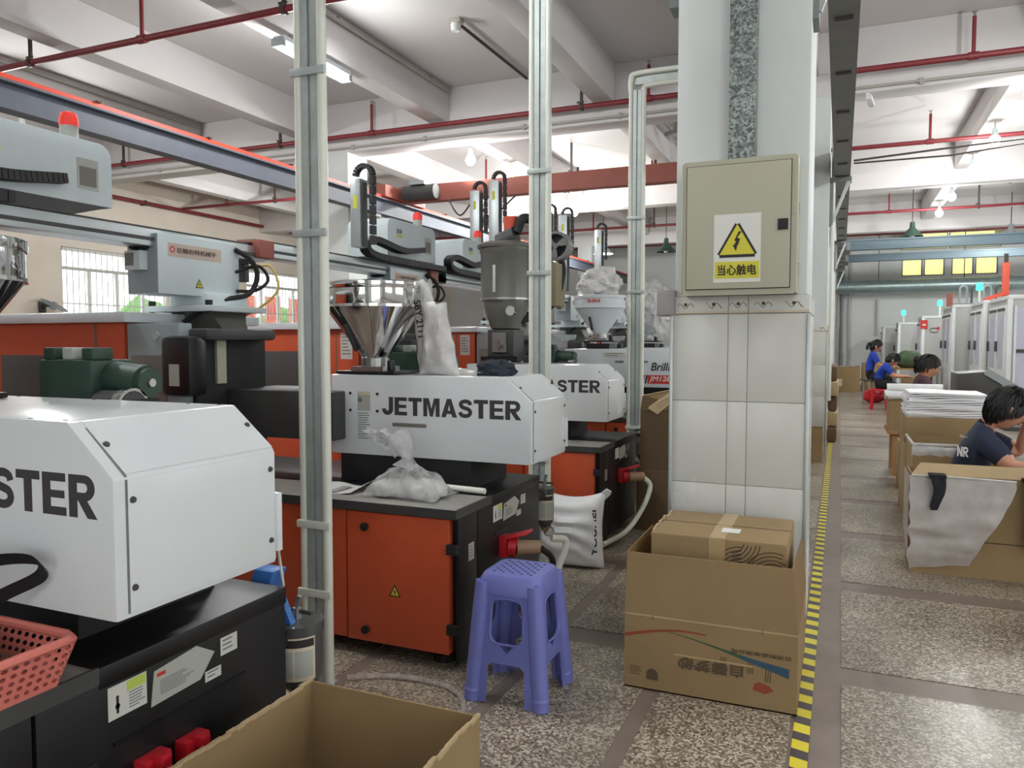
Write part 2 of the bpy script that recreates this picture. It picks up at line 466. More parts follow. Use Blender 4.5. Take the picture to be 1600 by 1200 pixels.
def text(body, mat, h, parent, pos, face='front', bold=0.0, width=None, name='lettering', italic=0.0, rot=0, thick=0.0008, align='LEFT'):
    """flat lettering; pos is the lower-left corner (LEFT) or centre (CENTER) in the parent's space"""
    c = bpy.data.curves.new('t', 'FONT'); c.body = body; c.fill_mode = 'FRONT'; c.shear = italic
    c.resolution_u = 3; c.extrude = 0.0
    o = bpy.data.objects.new('t', c); COL.objects.link(o)
    dg = bpy.context.evaluated_depsgraph_get()
    me = bpy.data.meshes.new_from_object(o.evaluated_get(dg))
    bpy.data.objects.remove(o)
    xs = [v.co.x for v in me.vertices]; ys = [v.co.y for v in me.vertices]
    x0, x1, y0, y1 = min(xs), max(xs), min(ys), max(ys)
    sy = h / (y1 - y0); sx = sy if width is None else width / (x1 - x0)
    cx, cy = (x0, y0) if align == 'LEFT' else ((x0+x1)/2, (y0+y1)/2)
    ca, sa = math.cos(R(rot)), math.sin(R(rot))
    for v in me.vertices:
        u, w = (v.co.x-cx)*sx, (v.co.y-cy)*sy
        u, w = u*ca - w*sa, u*sa + w*ca
        if face == 'front': v.co = (u, 0, w)
        elif face == 'end': v.co = (0, u, w)
        elif face == 'top': v.co = (u, w, 0)
        elif face == 'endneg': v.co = (0, -u, w)
        elif face == 'back': v.co = (-u, 0, w)
    if bold:   # heavier strokes: the outline laid again, shifted a little each way
        d = bold * sy
        sh = {'front': ((d,0,0),(-d,0,0),(0,0,d),(0,0,-d),(d,0,d),(-d,0,d),(d,0,-d),(-d,0,-d))}
        b0 = bmesh.new(); b0.from_mesh(me)
        for i, (a, _, b) in enumerate(sh['front']):
            e = .00012*(i+1)   # each copy a hair in front of the last
            q = {'front': (a,-e,b), 'back': (a,e,b), 'end': (e,a,b), 'endneg': (-e,a,b), 'top': (a,b,e)}[face]
            n0 = len(b0.verts); b0.from_mesh(me); b0.verts.ensure_lookup_table()
            for v in b0.verts[n0:]: v.co += Vector(q)
        b0.to_mesh(me); b0.free()
    me.materials.clear(); me.materials.append(MATS[mat])
    ob = bpy.data.objects.new(name, me); COL.objects.link(ob); ob.location = pos
    if parent: ob.parent = parent
    return ob

# ================================================================== the setting
ZC = 4.8
# ---- floor: a dark strip bed with terrazzo slabs set in it
fl = MB().box(-13.8, 6.6, -3.7, 26.2, -0.12, -0.003)
floor = struct('floor', fl, 'strip_brown', 'terrazzo floor with brown divider strips', 'floor')
_slab = {}
def slab(x0, x1, y0, y1):
    key = (round(x1-x0, 3), round(y1-y0, 3))
    if key not in _slab:
        me = MB().box(0, x1-x0, 0, y1-y0, -0.003, 0.0).mesh('terrazzo_slab'); me.materials.append(MATS['terrazzo']); _slab[key] = me
    o = bpy.data.objects.new('terrazzo_slab', _slab[key]); COL.objects.link(o)
    o.location = (x0, y0, 0); o.parent = floor
_rows = [(3.295 + 1.21*k, 3.295 + 1.21*k + 1.04) for k in range(-5, 19)]
for y0, y1 in _rows:
    y1 = min(y1, 25.9)
    for x0, x1 in ((-4.2, -3.0), (-2.94, -1.78), (-1.72, -1.175), (-1.115, -0.655), (-0.595, -0.13), (0.03, 1.25), (1.37, 2.6), (2.72, 3.95), (4.07, 5.3)):
        slab(x0, x1, y0, y1)

# ---- walls
def wall_boxes(mb, lo, hi, a0, a1, z1, ops, axis):
    """lo..hi thickness; a along the wall; ops = (a0,a1,z0,z1)"""
    def B(p, q, z0, zz):
        if q - p < 1e-4 or zz - z0 < 1e-4: return
        if axis == 'y': mb.box(lo, hi, p, q, z0, zz)
        else: mb.box(p, q, lo, hi, z0, zz)
    p = a0
    for (u, v, z0, zz) in sorted(ops):
        B(p, u, 0, z1); B(u, v, 0, z0); B(u, v, zz, z1); p = v
    B(p, a1, 0, z1)
    return mb
LW = [(5.2, 7.7, 1.1, 3.12), (10.15, 12.7, 1.1, 3.12), (15.1, 17.6, 1.1, 3.12), (19.6, 22.1, 1.1, 3.12)]
wall_left = struct('wall_left', wall_boxes(MB(), -13.82, -13.6, -3.7, 26.2, ZC, LW, 'y'), 'wall_paint', 'cream painted wall behind the machines', 'wall')
RW = [(-2.5 + 4.2*k, 0.3 + 4.2*k, 0.9, 3.1) for k in range(7)]  # unseen openings, put in to bring soft daylight from the right
wall_right = struct('wall_right', wall_boxes(MB(), 6.4, 6.62, -3.7, 26.2, ZC, RW, 'y'), 'wall_white', 'white wall beyond the right bay', 'wall')
wall_front = struct('wall_front', wall_boxes(MB(), -3.7, -3.5, -13.82, 6.62, ZC, [(-2.4, -.8, 0.9, 3.2), (1.2, 4.6, 0, 3.3)], 'x'), 'wall_white', 'white wall behind the viewer', 'wall')  # openings in this unseen wall are sized for the light they admit
BWX = [(1.65, 2.2), (2.24, 2.78), (2.96, 3.52), (3.56, 4.13)]
mbw = wall_boxes(MB(), 26.0, 26.2, -13.82, 6.62, 4.0, [(u, v, 3.28, 3.82) for u, v in BWX], 'x')
mbw.box(-13.82, 1.6, 26.0, 26.2, 4.0, ZC).box(4.2, 6.62, 26.0, 26.2, 4.0, ZC).box(1.6, 4.2, 26.0, 26.2, 4.56, ZC).box(1.6, 4.2, 26.0, 26.2, 4.0, 4.06)
wall_back = struct('wall_back', mbw, 'wall_white', 'white wall at the far end of the hall', 'wall')

# windows in the left wall: frame, bars and glass are their parts
def barred_window(n, ya, yb):
    z0, z1 = 1.1, 3.12
    f = MB()
    for y in (ya, yb-.06): f.box(-13.76, -13.66, y, y+.06, z0, z1)
    f.box(-13.76, -13.66, ya, yb, z0, z0+.06).box(-13.76, -13.66, ya, yb, z1-.06, z1).box(-13.75, -13.67, ya, yb, 2.7, 2.76)
    w = struct('window_%d' % n, f, 'window_frame', 'barred sliding window with white frame in the left wall', 'window')
    m = MB()
    for k in (1, 2, 3):
        y = ya + (yb-ya)*k/4; m.box(-13.74, -13.68, y-.025, y+.025, z0+.06, 2.7)
    m.build('mullion', 'window_frame', w)
    ny = int((yb-ya)/.125)
    for k in range(1, ny):
        y = ya + (yb-ya)*k/ny
        MB().cyl((-13.635, y, z0+.02), (-13.635, y, z1-.02), .008, n=6).build('bar', 'bar_white', w)
    for z in (2.05, 2.73):
        MB().box(-13.64, -13.63, ya+.02, yb-.02, z-.01, z+.01).build('cross_bar', 'bar_white', w)
    for k in range(4):
        u, v = ya + (yb-ya)*k/4 + .03, ya + (yb-ya)*(k+1)/4 - .03
        MB().box(-13.715, -13.705, u, v, z0+.06, 2.7).build('pane', 'glass', w)
        MB().box(-13.715, -13.705, u, v, 2.76, z1-.06).build('pane', 'glass', w)
for n, (ya, yb, _a, _b) in enumerate(LW): barred_window(n+1, ya, yb)
# red-on-orange banners hanging outside the second window, hedges and a pale wall out there
g = 'banners outside the barred window'
for k, y in enumerate((18.0, 19.1, 20.2)):
    b = thing('banner', 'orange banner seen through the barred window, %s' % ('nearest the corner post', 'middle of the three', 'last of the three')[k], 'banner', (-16.2, y, 1.2), g)
    MB().box(-.01, .01, -.35, .35, 1.2, 2.1).build('sheet', 'banner_orange', b)
    MB().cyl((0, -.3, -.7), (0, -.3, 2.15), .02, n=6).cyl((0, .3, -.7), (0, .3, 2.15), .02, n=6).build('pole', 'bar_white', b)
    for q in range(6): MB().box(.011, .013, -.26+.09*q, -.2+.09*q, 1.4+.05*(q % 2), 1.92-.06*(q % 3)).build('faded_mark', 'ink_red', b)
    b.location.z = 0.6
for k, (y, w, h) in enumerate(((10.3, 1.8, 4.4), (14.0, 1.2, 2.4), (19.6, 2.2, 2.3), (22.4, 1.8, 3.4))):
    def fol(p, k=k):
        d = 1 + .22*mnoise.noise(p*2.4 + Vector((k*7, 0, 0))) + .1*mnoise.noise(p*7); return p*d
    t = thing('shrub', 'leafy green shrub growing outside the left windows, number %s along' % ('one', 'two', 'three', 'four')[k], 'shrub', (-17.2, y+1.2, 0), 'shrubs outside the windows')
    MB().ball((0, 0, h*.55), (.8, w*.6, h*.5), 18, 12, fol).build('foliage', 'hedge_green', t)
    MB().cyl((0, 0, -.1), (0, 0, h*.4), .07).build('stem', 'pallet_wood', t)
struct('ground', MB().box(-34, -13.82, -10, 40, -.3, -.1), 'outside_white', 'pale concrete yard outside the left windows', 'ground')

# windows of the back wall: yellow corrugated sheets behind a frame
for n, (xa, xb, z0, z1) in enumerate([(u, v, 3.28, 3.82) for u, v in BWX] + [(1.6, 2.86, 4.06, 4.56), (2.88, 4.2, 4.06, 4.56)]):
    f = MB()
    f.box(xa, xa+.03, 26.02, 26.1, z0, z1).box(xb-.03, xb, 26.02, 26.1, z0, z1).box(xa, xb, 26.02, 26.1, z0, z0+.03).box(xa, xb, 26.02, 26.1, z1-.03, z1)
    w = struct('window_%d' % (n+5), f, 'rail_grey', 'high window backed with yellow corrugated sheet in the far wall', 'window')
    npl = 5 if n < 4 else 10
    for k in range(npl):
        u = xa + .03 + (xb-xa-.06)*k/npl; v = xa + .03 + (xb-xa-.06)*(k+1)/npl
        MB().prism([(u, 26.12), ((u*3+v)/4, 26.09), ((u+v*3)/4, 26.09), (v, 26.12), (v, 26.125), ((u+v*3)/4, 26.095), ((u*3+v)/4, 26.095), (u, 26.125)], 'z', z0+.03, z1-.03).build('sheet', 'blind_yellow', w)

# ---- ceiling, main beams (across) and joist beams (along)
ceiling = struct('ceiling', MB().box(-13.82, 6.62, -3.7, 26.2, ZC, ZC+.15), 'ceiling_paint', 'grey white concrete ceiling', 'ceiling')
for y in (-2.3, 3.65, 9.75, 15.75, 21.75):
    struct('ceiling_beam', MB().box(-13.6, 6.4, y-.17, y+.17, 4.08, ZC), 'ceiling_paint', 'painted concrete main beam crossing the hall', 'beam', bevel=.012)
for x in (-11.85, -9.63, -7.38, -5.15, -2.81, -.42, 1.9, 4.15):
    for ya, yb in ((-3.5, -2.47), (-2.13, 3.48), (3.82, 9.58), (9.92, 15.58), (15.92, 21.58), (21.92, 26.0)):
        struct('ceiling_joist', MB().box(x-.13, x+.13, ya, yb, 4.32, ZC), 'ceiling_paint', 'painted concrete joist between main beams', 'beam', bevel=.01)
    
# ---- pillars
def pillar(n, x0, x1, y0, y1, tiled, label):
    b = MB().box(x0, x1, y0, y1, 0, 4.08)
    p = struct('pillar', b, 'pillar_paint', label, 'pillar', bevel=.006)
    if not tiled: return p
    w = x1 - x0
    MB().box(x0-.004, x1+.004, y0-.004, y1+.004, 0, 1.505).build('tile_bed', 'grout', p)
    zs = [(0.0, .306), (.308, .67), (.672, 1.039), (1.041, 1.424)]
    xs = [(x0-.012, x0+.234), (x0+.236, x0+.318), (x0+.32, x1+.012)]
    for z0, z1 in zs:
        for u, v in xs: MB().box(u, v, y0-.012, y0-.004, z0, z1).build('tile', 'tile_white', p, bevel=.0015)
        for u, v in ((y0, y0+.25), (y0+.254, y0+.34), (y0+.344, y1)):
            MB().box(x1+.004, x1+.012, u, v, z0, z1).build('tile', 'tile_white', p, bevel=.0015)
            MB().box(x0-.012, x0-.004, u, v, z0, z1).build('tile', 'tile_white', p, bevel=.0015)
    for u, v in xs:
        t = MB().box(u, v, y0-.014, y0-.004, 1.428, 1.503).build('border_tile', 'tile_white', p, bevel=.0015)
        d = MB()
        nn = max(1, int((v-u)/.09))
        for k in range(nn):
            cx = u + (v-u)*(k+.5)/nn
            d.tube([(cx-.036+.008*q, y0-.0145, 1.462+.012*math.sin(q*1.1+k)) for q in range(10)], .0014, n=4)
            d.ball((cx, y0-.0145, 1.468), (.008, .001, .008), 8, 5)
        d.build('vine_motif', 'print_dark', t)
        MB().box(u, v, y0-.015, y0-.013, 1.428, 1.437).build('gold_line', 'label_cream', t)
    for u, v in ((y0, y0+.3), (y0+.304, y1)):
        MB().box(x1+.004, x1+.014, u, v, 1.428, 1.503).build('border_tile', 'tile_white', p, bevel=.0015)
    MB().box(x1+.004, x1+.02, y0-.02, y0-.004, 0, 1.42).build('corner_trim', 'corner_steel', p, bevel=.003)
    MB().box(x0-.02, x0-.004, y0-.02, y0-.004, 0, 1.42).build('corner_trim', 'corner_steel', p, bevel=.003)
    return p
pillar(1, -.69, -.135, 3.5, 4.1, True, 'near white pillar with tiled lower half beside the yellow tape')
pillar(2, -.69, -.15, 9.55, 10.1, True, 'second white tiled pillar along the aisle')
pillar(3, -.69, -.15, 15.55, 16.0, False, 'third white pillar along the aisle')
pillar(4, -.69, -.15, 21.55, 22.0, False, 'fourth white pillar near the far wall')
for k, y in enumerate((3.5, 9.55, 15.55, 21.55)):
    pillar(5+k, -7.1, -6.68, y, y+.5, False, 'plain cream pillar of the left row under the beams')

# hazard tape along the aisle
solo('floor_tape', MB().box(-.118, -.066, -2.5, 25.5, 0.0, .0012), 'hazard_tape', 'yellow and black striped hazard tape running along the aisle floor', 'tape', (-.09, 11, 0))

# ================================================================== services under the ceiling
def sprinkler(y, z, x0, x1, risers, hangers, label):
    t = thing('sprinkler_pipe', label, 'pipe', (x0, y, z), 'red sprinkler pipes under the ceiling')
    MB().cyl((0, 0, 0), (x1-x0, 0, 0), .032, n=12).build('pipe', 'pipe_red', t, smooth=True)
    for x in risers:
        r = MB().cyl((x-x0, 0, 0), (x-x0, 0, .4), .02, n=10).cyl((x-x0-.05, 0, 0), (x-x0+.05, 0, 0), .042, n=10).build('riser', 'pipe_red', t, smooth=True)
        MB().cyl((x-x0, 0, .4), (x-x0, 0, .44), .012, n=8).cyl((x-x0, 0, .44), (x-x0, 0, .446), .03, n=10).build('sprinkler_head', 'steel', r)
    for x in hangers:
        h = MB().box(x-x0-.018, x-x0+.018, -.012, .012, .04, .54).ring((x-x0-.02, 0, 0), (1, 0, 0), .05, .036, .04, 12).build('hanger', 'rod_dark', t)
        MB().cyl((x-x0-.06, 0, .06), (x-x0+.03, 0, .06), .012, n=6).build('bolt', 'rod_dark', h)
sprinkler(5.64, 4.25, -13.45, 6.3, (-9.6, -6.32, -3.2, 1.2, 4.2), (-7.93, -4.6, 2.6), 'nearest red sprinkler pipe crossing the ceiling at upper left')
sprinkler(9.38, 4.25, -13.45, -.75, (-9.7, -6.15, -2.2), (-11.0, -7.76, -3.05), 'red sprinkler pipe running in front of the main beam, left bay')
sprinkler(9.32, 4.25, -.08, 6.3, (1.2, 4.3), (-.04,), 'red sprinkler pipe of the right bay, closest one above the aisle')
sprinkler(12.98, 4.25, -13.45, 6.3, (-12.2, -9.4, -6.05, -2.97, 1.15, 4.3), (-10.9, -7.55, -4.4, 2.7), 'red sprinkler pipe crossing behind the red crane bridge')
sprinkler(16.1, 4.15, -13.45, 6.3, (-6.0, -2.9, 1.1, 4.3), (-4.4, 2.7), 'red sprinkler pipe third from the viewer above the aisle')
sprinkler(19.5, 4.25, -13.45, 6.3, (-6.0, -2.9, .95, 4.3), (-4.4, 2.7), 'red sprinkler pipe fourth from the viewer above the aisle')
sprinkler(23.4, 4.25, -13.45, 6.3, (-6.0, -2.9, .9, 4.3), (-4.4, 2.7), 'red sprinkler pipe nearest the far wall')
t = thing('sprinkler_pipe', 'red main pipe running along the cream left wall above the windows', 'pipe', (-13.48, 4, 4.22), 'red sprinkler pipes under the ceiling')
MB().cyl((0, 0, 0), (0, 20, 0), .04, n=10).build('pipe', 'pipe_red', t, smooth=True)
for y in (1, 4.6, 8, 12): MB().box(-.118, .04, y-.02, y+.02, -.05, .05).build('bracket', 'rod_dark', t)

def conduit(pts, r, label, clips=(), mat='conduit'):
    loc = pts[0]
    t = thing('conduit', label, 'conduit', loc)
    L = [tuple(a-b for a, b in zip(p, loc)) for p in pts]
    MB().tube(L, r, n=8).build('pipe', mat, t, smooth=True)
    for c in clips:
        c = tuple(a-b for a, b in zip(c, loc))
        MB().box(c[0]-.02, c[0]+.02, c[1]-.018, c[1]+.018, c[2]-.035, c[2]+.035).build('clip', 'conduit', t)
conduit([(-13.5, 9.55, 4.15), (-.7, 9.55, 4.13)], .016, 'thin grey conduit clipped along the second main beam, left bay', [(x, 9.56, 4.14) for x in (-12.2, -10.4, -8.4, -6.6, -5.4, -3.9, -2.6, -1.5)])
conduit([(-.1, 9.55, 4.13), (6.3, 9.55, 4.13)], .016, 'thin grey conduit clipped along the second main beam, right bay', [(x, 9.56, 4.13) for x in (.75, 2.3)])
conduit([(-4.99, 4.2, 4.72), (-4.99, 9.5, 4.72)], .022, 'grey conduit along the joist above the fluorescent lamp', [(-4.99, y, 4.73) for y in (5, 7, 9)])
conduit([(-9.47, 4.0, 4.72), (-9.47, 9.5, 4.72)], .02, 'grey conduit along the joist left of the crane rail')
conduit([(-9.47, 5.6, 3.4), (-9.47, 5.6, 4.72)], .012, 'thin vertical conduit dropping from the joist left of the crane rail')
conduit([(-3.89, 7.72, 4.76), (-3.86, 9.55, 4.76)], .018, 'dark conduit running over the ceiling to the smoke detector', [], 'rod_dark')
conduit([(-2.5, 9.96, 4.62), (-2.5, 13, 4.62), (-2.5, 13.2, 4.3), (-2.5, 13.2, 3.6)], .02, 'bent grey conduit dropping behind the crane bridge')
conduit([(.1, 9.62, 3.35), (1.0, 10.1, 3.5), (2.2, 10.4, 3.62), (4.2, 10.6, 3.8), (6.3, 10.8, 3.95)], .012, 'slack cable strung across the right bay', [], 'rod_dark')
conduit([(.1, 9.62, 3.32), (1.1, 10.1, 3.42), (2.4, 10.4, 3.6), (4.2, 10.6, 3.76), (6.3, 10.8, 3.9)], .01, 'second slack cable just below the first', [], 'rod_dark')
for k, x in enumerate((.02, .12, .32)):
    conduit([(x-.1, 25.93, 0), (x-.1, 25.93, 4.4)], .035, 'grey riser conduit on the far wall, %s' % ('leftmost', 'middle one', 'rightmost')[k], [(x-.1, 25.93, 1.4)], 'rail_grey' if k == 1 else 'conduit')
conduit([(1.0, 25.93, 1.5), (1.0, 25.93, 2.6)], .03, 'short grey conduit on the far wall under the duct')

# smoke detector
t = thing('smoke_detector', 'white smoke detector on the ceiling with a dark conduit', 'detector', (-3.91, 7.62, 4.8))
MB().box(-.07, .07, -.05, .05, -.05, 0).build('base', 'conduit', t, bevel=.008)
MB().lathe([(.045, -.13), (.055, -.1), (.055, -.05)], n=16).build('sensor', 'white_enamel', t, smooth=True)
t = thing('security_camera', 'small white camera under the beam beside the crane rail', 'camera', (.22, 9.62, 4.02))
MB().cyl((0, 0, .06), (0, 0, 0), .02).build('mount', 'white_enamel', t)
MB().obox((.03, -.05, -.04), (.03, 0, 0), (.02, .07, -.03), (0, .012, .028)).build('body', 'white_enamel', t, bevel=.006)
t = thing('security_camera', 'small camera arm on the bent conduit under the left bay ceiling', 'camera', (-2.35, 12.0, 4.55))
MB().box(-.06, .06, -.04, .04, 0, .15).build('mount', 'conduit', t)
MB().obox((-.1, -.03, -.04), (.1, 0, .02), (0, .03, 0), (0, 0, .03)).build('body', 'robot_dim', t, bevel=.006)

# ---- crane rails: I-beams carried on brackets
def ibeam(mb, x, y0, y1, z0, z1, w, tf=.02, tw=.014):
    return mb.box(x-w/2, x+w/2, y0, y1, z0, z0+tf).box(x-w/2, x+w/2, y0, y1, z1-tf, z1).box(x-tw/2, x+tw/2, y0, y1, z0+tf, z1-tf)
t = thing('crane_rail', 'long blue grey crane rail with orange conductor bar over the left machines', 'crane rail', (-6.35, 11, 3.2))
mb = MB(); ibeam(mb, 0, -13.5, 14, 0, .24, .16); mb.build('rail_beam', 'rail_blue', t)
c = MB().box(.03, .06, -13.5, 14, .245, .285).build('conductor_bar', 'conductor', t)
for y in [-8.6 + 1.35*k for k in range(15)]:
    MB().box(-.02, .09, y-.02, y+.02, .285, .3).box(.0, .02, y-.02, y+.02, .24, .3).build('clip', 'rod_dark', c)
for y in (-7.4, -1.25, 4.75, 10.75):
    b = MB().box(-.33, .06, y-.07, y+.07, -.05, 0).box(-.33, -.28, y-.06, y+.06, -.5, -.05).hexa([(-.28, y-.05, -.5), (-.2, y-.05, -.5), (-.2, y+.05, -.5), (-.28, y+.05, -.5)], [(-.03, y-.05, -.05), (.05, y-.05, -.05), (.05, y+.05, -.05), (-.03, y+.05, -.05)]).build('bracket', 'rail_grey', t)
t = thing('crane_rail', 'dark crane rail on the left side of the near pillar', 'crane rail', (-.83, 11, 3.2))
mb = MB(); ibeam(mb, 0, -13.5, 14, 0, .24, .16); mb.build('rail_beam', 'rail_blue', t)
for y in (-7.4, -1.25, 4.75, 10.75): MB().box(-.08, .14, y-.07, y+.07, -.05, 0).box(.09, .14, y-.06, y+.06, -.4, -.05).build('bracket', 'rail_grey', t)
t = thing('crane_rail', 'dark grey crane rail above the aisle on the right of the pillars', 'crane rail', (-.02, 11, 3.2))
mb = MB(); ibeam(mb, 0, -13.5, 14, 0, .26, .17); mb.build('rail_beam', 'rail_grey', t)
for y in [-12 + 1.0*k for k in range(26)]:
    MB().box(-.05, .05, y-.02, y+.02, -.012, 0).build('splice_plate', 'rod_dark', t)
for y in (-7.4, -1.25, 4.75, 10.75):
    b = MB().box(-.13, .1, y-.09, y+.09, -.06, -.012).box(-.13, -.09, y-.08, y+.08, -.55, -.06).build('bracket', 'rail_grey', t)
    MB().hexa([(-.11, y-.07, -.52), (-.08, y-.07, -.52), (-.08, y-.05, -.52), (-.11, y-.05, -.52)], [(.05, y-.07, -.06), (.09, y-.07, -.06), (.09, y-.05, -.06), (.05, y-.05, -.06)]).build('brace', 'corner_steel', b)

# crane bridge of the left bay
t = thing('crane_bridge', 'rust red crane bridge spanning the left bay', 'crane', (-6.35, 10.45, 3.44))
MB().box(.05, 5.6, -.09, .09, .0, .25).build('girder', 'bridge_red', t, bevel=.006)
MB().box(-.12, .12, -.6, .6, .02, .2).build('end_truck', 'bridge_red', t, bevel=.01)
MB().box(5.4, 5.62, -.6, .6, .02, .2).build('end_truck', 'bridge_red', t, bevel=.01)
m = MB().cyl((.2, -.2, .12), (.75, -.2, .12), .11, n=16).build('motor', 'dark_grey', t, smooth=True)
MB().box(.35, .6, -.3, -.1, .22, .27).build('junction_box', 'robot_dim', m)
MB().tube(spline([(.9, -.1, 0), (1.1, -.1, -.25), (1.35, -.1, -.05), (1.6, -.1, -.3), (2.0, -.1, -.02)]), .012, n=6).build('festoon_cable', 'rubber', t)
for x in (1.6, 2.9, 4.0): MB().cyl((x, 0, .25), (x, 0, .32), .02).build('bolt', 'rod_dark', t)
for k, (y, z, h, lab) in enumerate(((18.6, 3.31, .22, 'nearer blue grey crane girder across the right bay'), (22.6, 3.44, .19, 'farther blue grey crane girder across the right bay'))):
    t = thing('crane_bridge', lab, 'crane', (-.05, y, z), 'girders of the right bay')
    MB().box(0, 6.3, -.1, .1, 0, h).build('girder', 'girder_blue', t, bevel=.006)
    MB().box(-.02, .2, -.5, .5, -.04, .14).build('end_truck', 'rail_grey', t, bevel=.01)
    MB().box(0, 6.3, -.13, .13, h-.03, h).build('flange', 'girder_blue', t)
# round duct
t = thing('ventilation_duct', 'big round galvanised ventilation duct near the far wall', 'duct', (-.2, 25.3, 2.95))
mb = MB().cyl((0, 0, 0), (6.5, 0, 0), .2, n=28); mb.build('duct', 'duct', t, smooth=True)
for x in [.2 + .62*k for k in range(10)]: MB().ring((x, 0, 0), (1, 0, 0), .212, .198, .03, 28).build('seam', 'duct', t)
for x in (1.2, 3.4, 5.6): MB().box(x-.01, x+.01, -.01, .01, .2, 1.85).build('hanger', 'rod_dark', t)

# ---- lamps
def light(kind, loc, w, parent, size=.08, sx=None, rot=None, col=(.97, 1, .985)):
    d = bpy.data.lights.new('lamp_light', kind); d.energy = w; d.color = col
    if kind == 'POINT': d.shadow_soft_size = size
    else: d.shape = 'RECTANGLE'; d.size = size; d.size_y = sx
    o = bpy.data.objects.new('lamp_light', d); COL.objects.link(o); o.location = loc; o.parent = parent
    return o
def bulb(x, y, z, label, top=4.32, col=(.98, 1, .98), w=None):
    t = thing('bulb_lamp', label, 'lamp', (x, y, z), 'hanging bulb lamps')
    MB().cyl((0, 0, .1), (0, 0, top-z-.02), .012, n=8).lathe([(.07, top-z-.02), (.07, top-z)], n=14).build('stem', 'conduit', t)
    MB().lathe([(.03, .1), (.034, .05), (.05, .0), (.05, -.02)], n=16).build('socket', 'robot_grey', t, smooth=True)
    MB().ball((0, 0, -.07), (.075, .075, .08), 16, 10).build('bulb', 'lamp_glow', t, smooth=True)
    light('POINT', (0, 0, -.2), w or BULB_W, t, .06, col=col)
for k, (x, y) in enumerate(((-5.1, 10.4), (-5.1, 11.9), (-5.15, 14.9), (-5.15, 15.4))):
    bulb(x, y, 4.07, w=105, label= 'lit bulb under the joist of the left bay, %s from the viewer' % ('first', 'second', 'third', 'fourth')[k], top=4.32)
for k, y in enumerate((10.2, 12.4, 14.3, 16.8, 18.8)):
    bulb(1.88, y, 4.12, w=75 if k > 1 else 52, label='lit bulb in the row over the right bay, %s from the viewer' % ('first', 'second', 'third', 'fourth', 'fifth')[k])
bulb(-9.6, 6.68, 4.05, 'lit bulb half hidden behind the near robot head', top=4.32, w=85)
bulb(-9.63, 12.2, 4.07, 'added bulb brightening the far left bay behind the crane rail', w=95)  # added lamp, lifts the dark far left bay
bulb(-9.63, 2.0, 4.07, 'added unseen bulb brightening the far left bay outside the frame', w=80)  # added out of view to brighten the same bay
for k, y in enumerate((7.6, 5.0, 2.4, -.6)):
    bulb(1.88, y, 4.12, w=44, label='lit bulb of the right bay row above the viewer, %s back' % ('first', 'second', 'third', 'fourth')[k])
def tube_lamp(x, y0, y1, z, label):
    t = thing('fluorescent_lamp', label, 'lamp', (x, (y0+y1)/2, z), 'fluorescent lamps')
    h = (y1-y0)/2
    MB().box(-.07, .07, -h, h, .03, .08).build('housing', 'robot_grey', t, bevel=.01)
    MB().prism([(-.06, .03), (-.045, -.035), (.045, -.035), (.06, .03)], 'y', -h+.03, h-.03).build('diffuser', 'tube_glow', t)
    for s in (-1, 1):
        MB().box(-.065, .065, s*h-.03, s*h+.03, -.03, .05).build('end_cap', 'robot_dim', t, bevel=.006)
        MB().cyl((0, s*h*.7, .08), (0, s*h*.7, 4.32-z), .008, n=6).build('rod', 'conduit', t)
    for s in (-.5, .5): light('POINT', (0, s*h, -.12), TUBE_W, t, .07)
tube_lamp(-5.05, 6.1, 7.2, 4.18, 'lit fluorescent lamp under the joist behind the near post')
tube_lamp(-5.0, 1.6, 2.7, 4.1, 'lit fluorescent lamp above the first machine, out at the left')
tube_lamp(-2.81, 2.2, 3.2, 4.1, 'added fluorescent lamp over the posts, unseen above the frame')  # added fill lamp, kept out of view
def shade_lamp(x, y, z, label, lit=True):
    t = thing('shade_lamp', label, 'lamp', (x, y, z), 'conical shade lamps')
    MB().lathe([(.05, .25), (.06, .12), (.24, -.08), (.23, -.08), (.05, .1), (.03, .2)], n=18).build('shade', 'motor_green' if not lit else 'robot_dim', t, smooth=True)
    MB().cyl((0, 0, .24), (0, 0, 4.8-z), .01, n=6).build('rod', 'rod_dark', t)
    MB().ball((0, 0, -.03), .07, 12, 8).build('bulb', 'lamp_glow' if lit else 'white_enamel', t, smooth=True)
    if lit: light('POINT', (0, 0, -.16), 130, t, .06)
shade_lamp(-5.4, 18.4, 3.55, 'conical shade lamp far behind the hoppers, left one')
shade_lamp(-3.9, 18.6, 3.55, 'unlit dark conical shade lamp beside the electrical cabinet', False)
shade_lamp(1.45, 19.8, 3.78, 'unlit conical shade lamp above the far yellow window', False)
shade_lamp(3.6, 21.2, 3.8, 'lit conical shade lamp above the far right machines')

# ---- service posts: galvanised channel with two plastic pipes
def post(x, y, h, label, top=None, n=0):
    t = thing('service_post', label, 'post', (x, y, 0), 'galvanised posts with plastic pipes')
    ch = MB().box(-.033, .033, -.02, .004, 0, h).box(-.033, -.004, -.032, -.02, 0, h).box(.004, .033, -.028, -.02, 0, h).build('channel', 'galv', t)
    MB().cyl((-.052, -.02, 0), (-.052, -.02, h), .017, n=14).build('plastic_pipe', 'pvc', t, smooth=True)
    MB().cyl((.05, -.02, 0), (.05, -.02, h), .018, n=14).build('plastic_pipe', 'pvc', t, smooth=True)
    for z in (.36, .62, 1.7, 2.28):
        if z < h:
            MB().box(-.074, .074, -.044, -.03, z-.014, z+.014).build('clamp', 'pvc' if z < 1 else 'galv', t, bevel=.003)
    MB().box(-.05, .05, -.05, .03, 0, .008).build('foot_plate', 'galv', t)
    return t
post(-1.795, 2.36, 4.32, 'nearest service post of galvanised channel and white pipes beside the orange machine')
post(-1.605, 4.2, 4.32, 'middle service post rising behind the white sack')
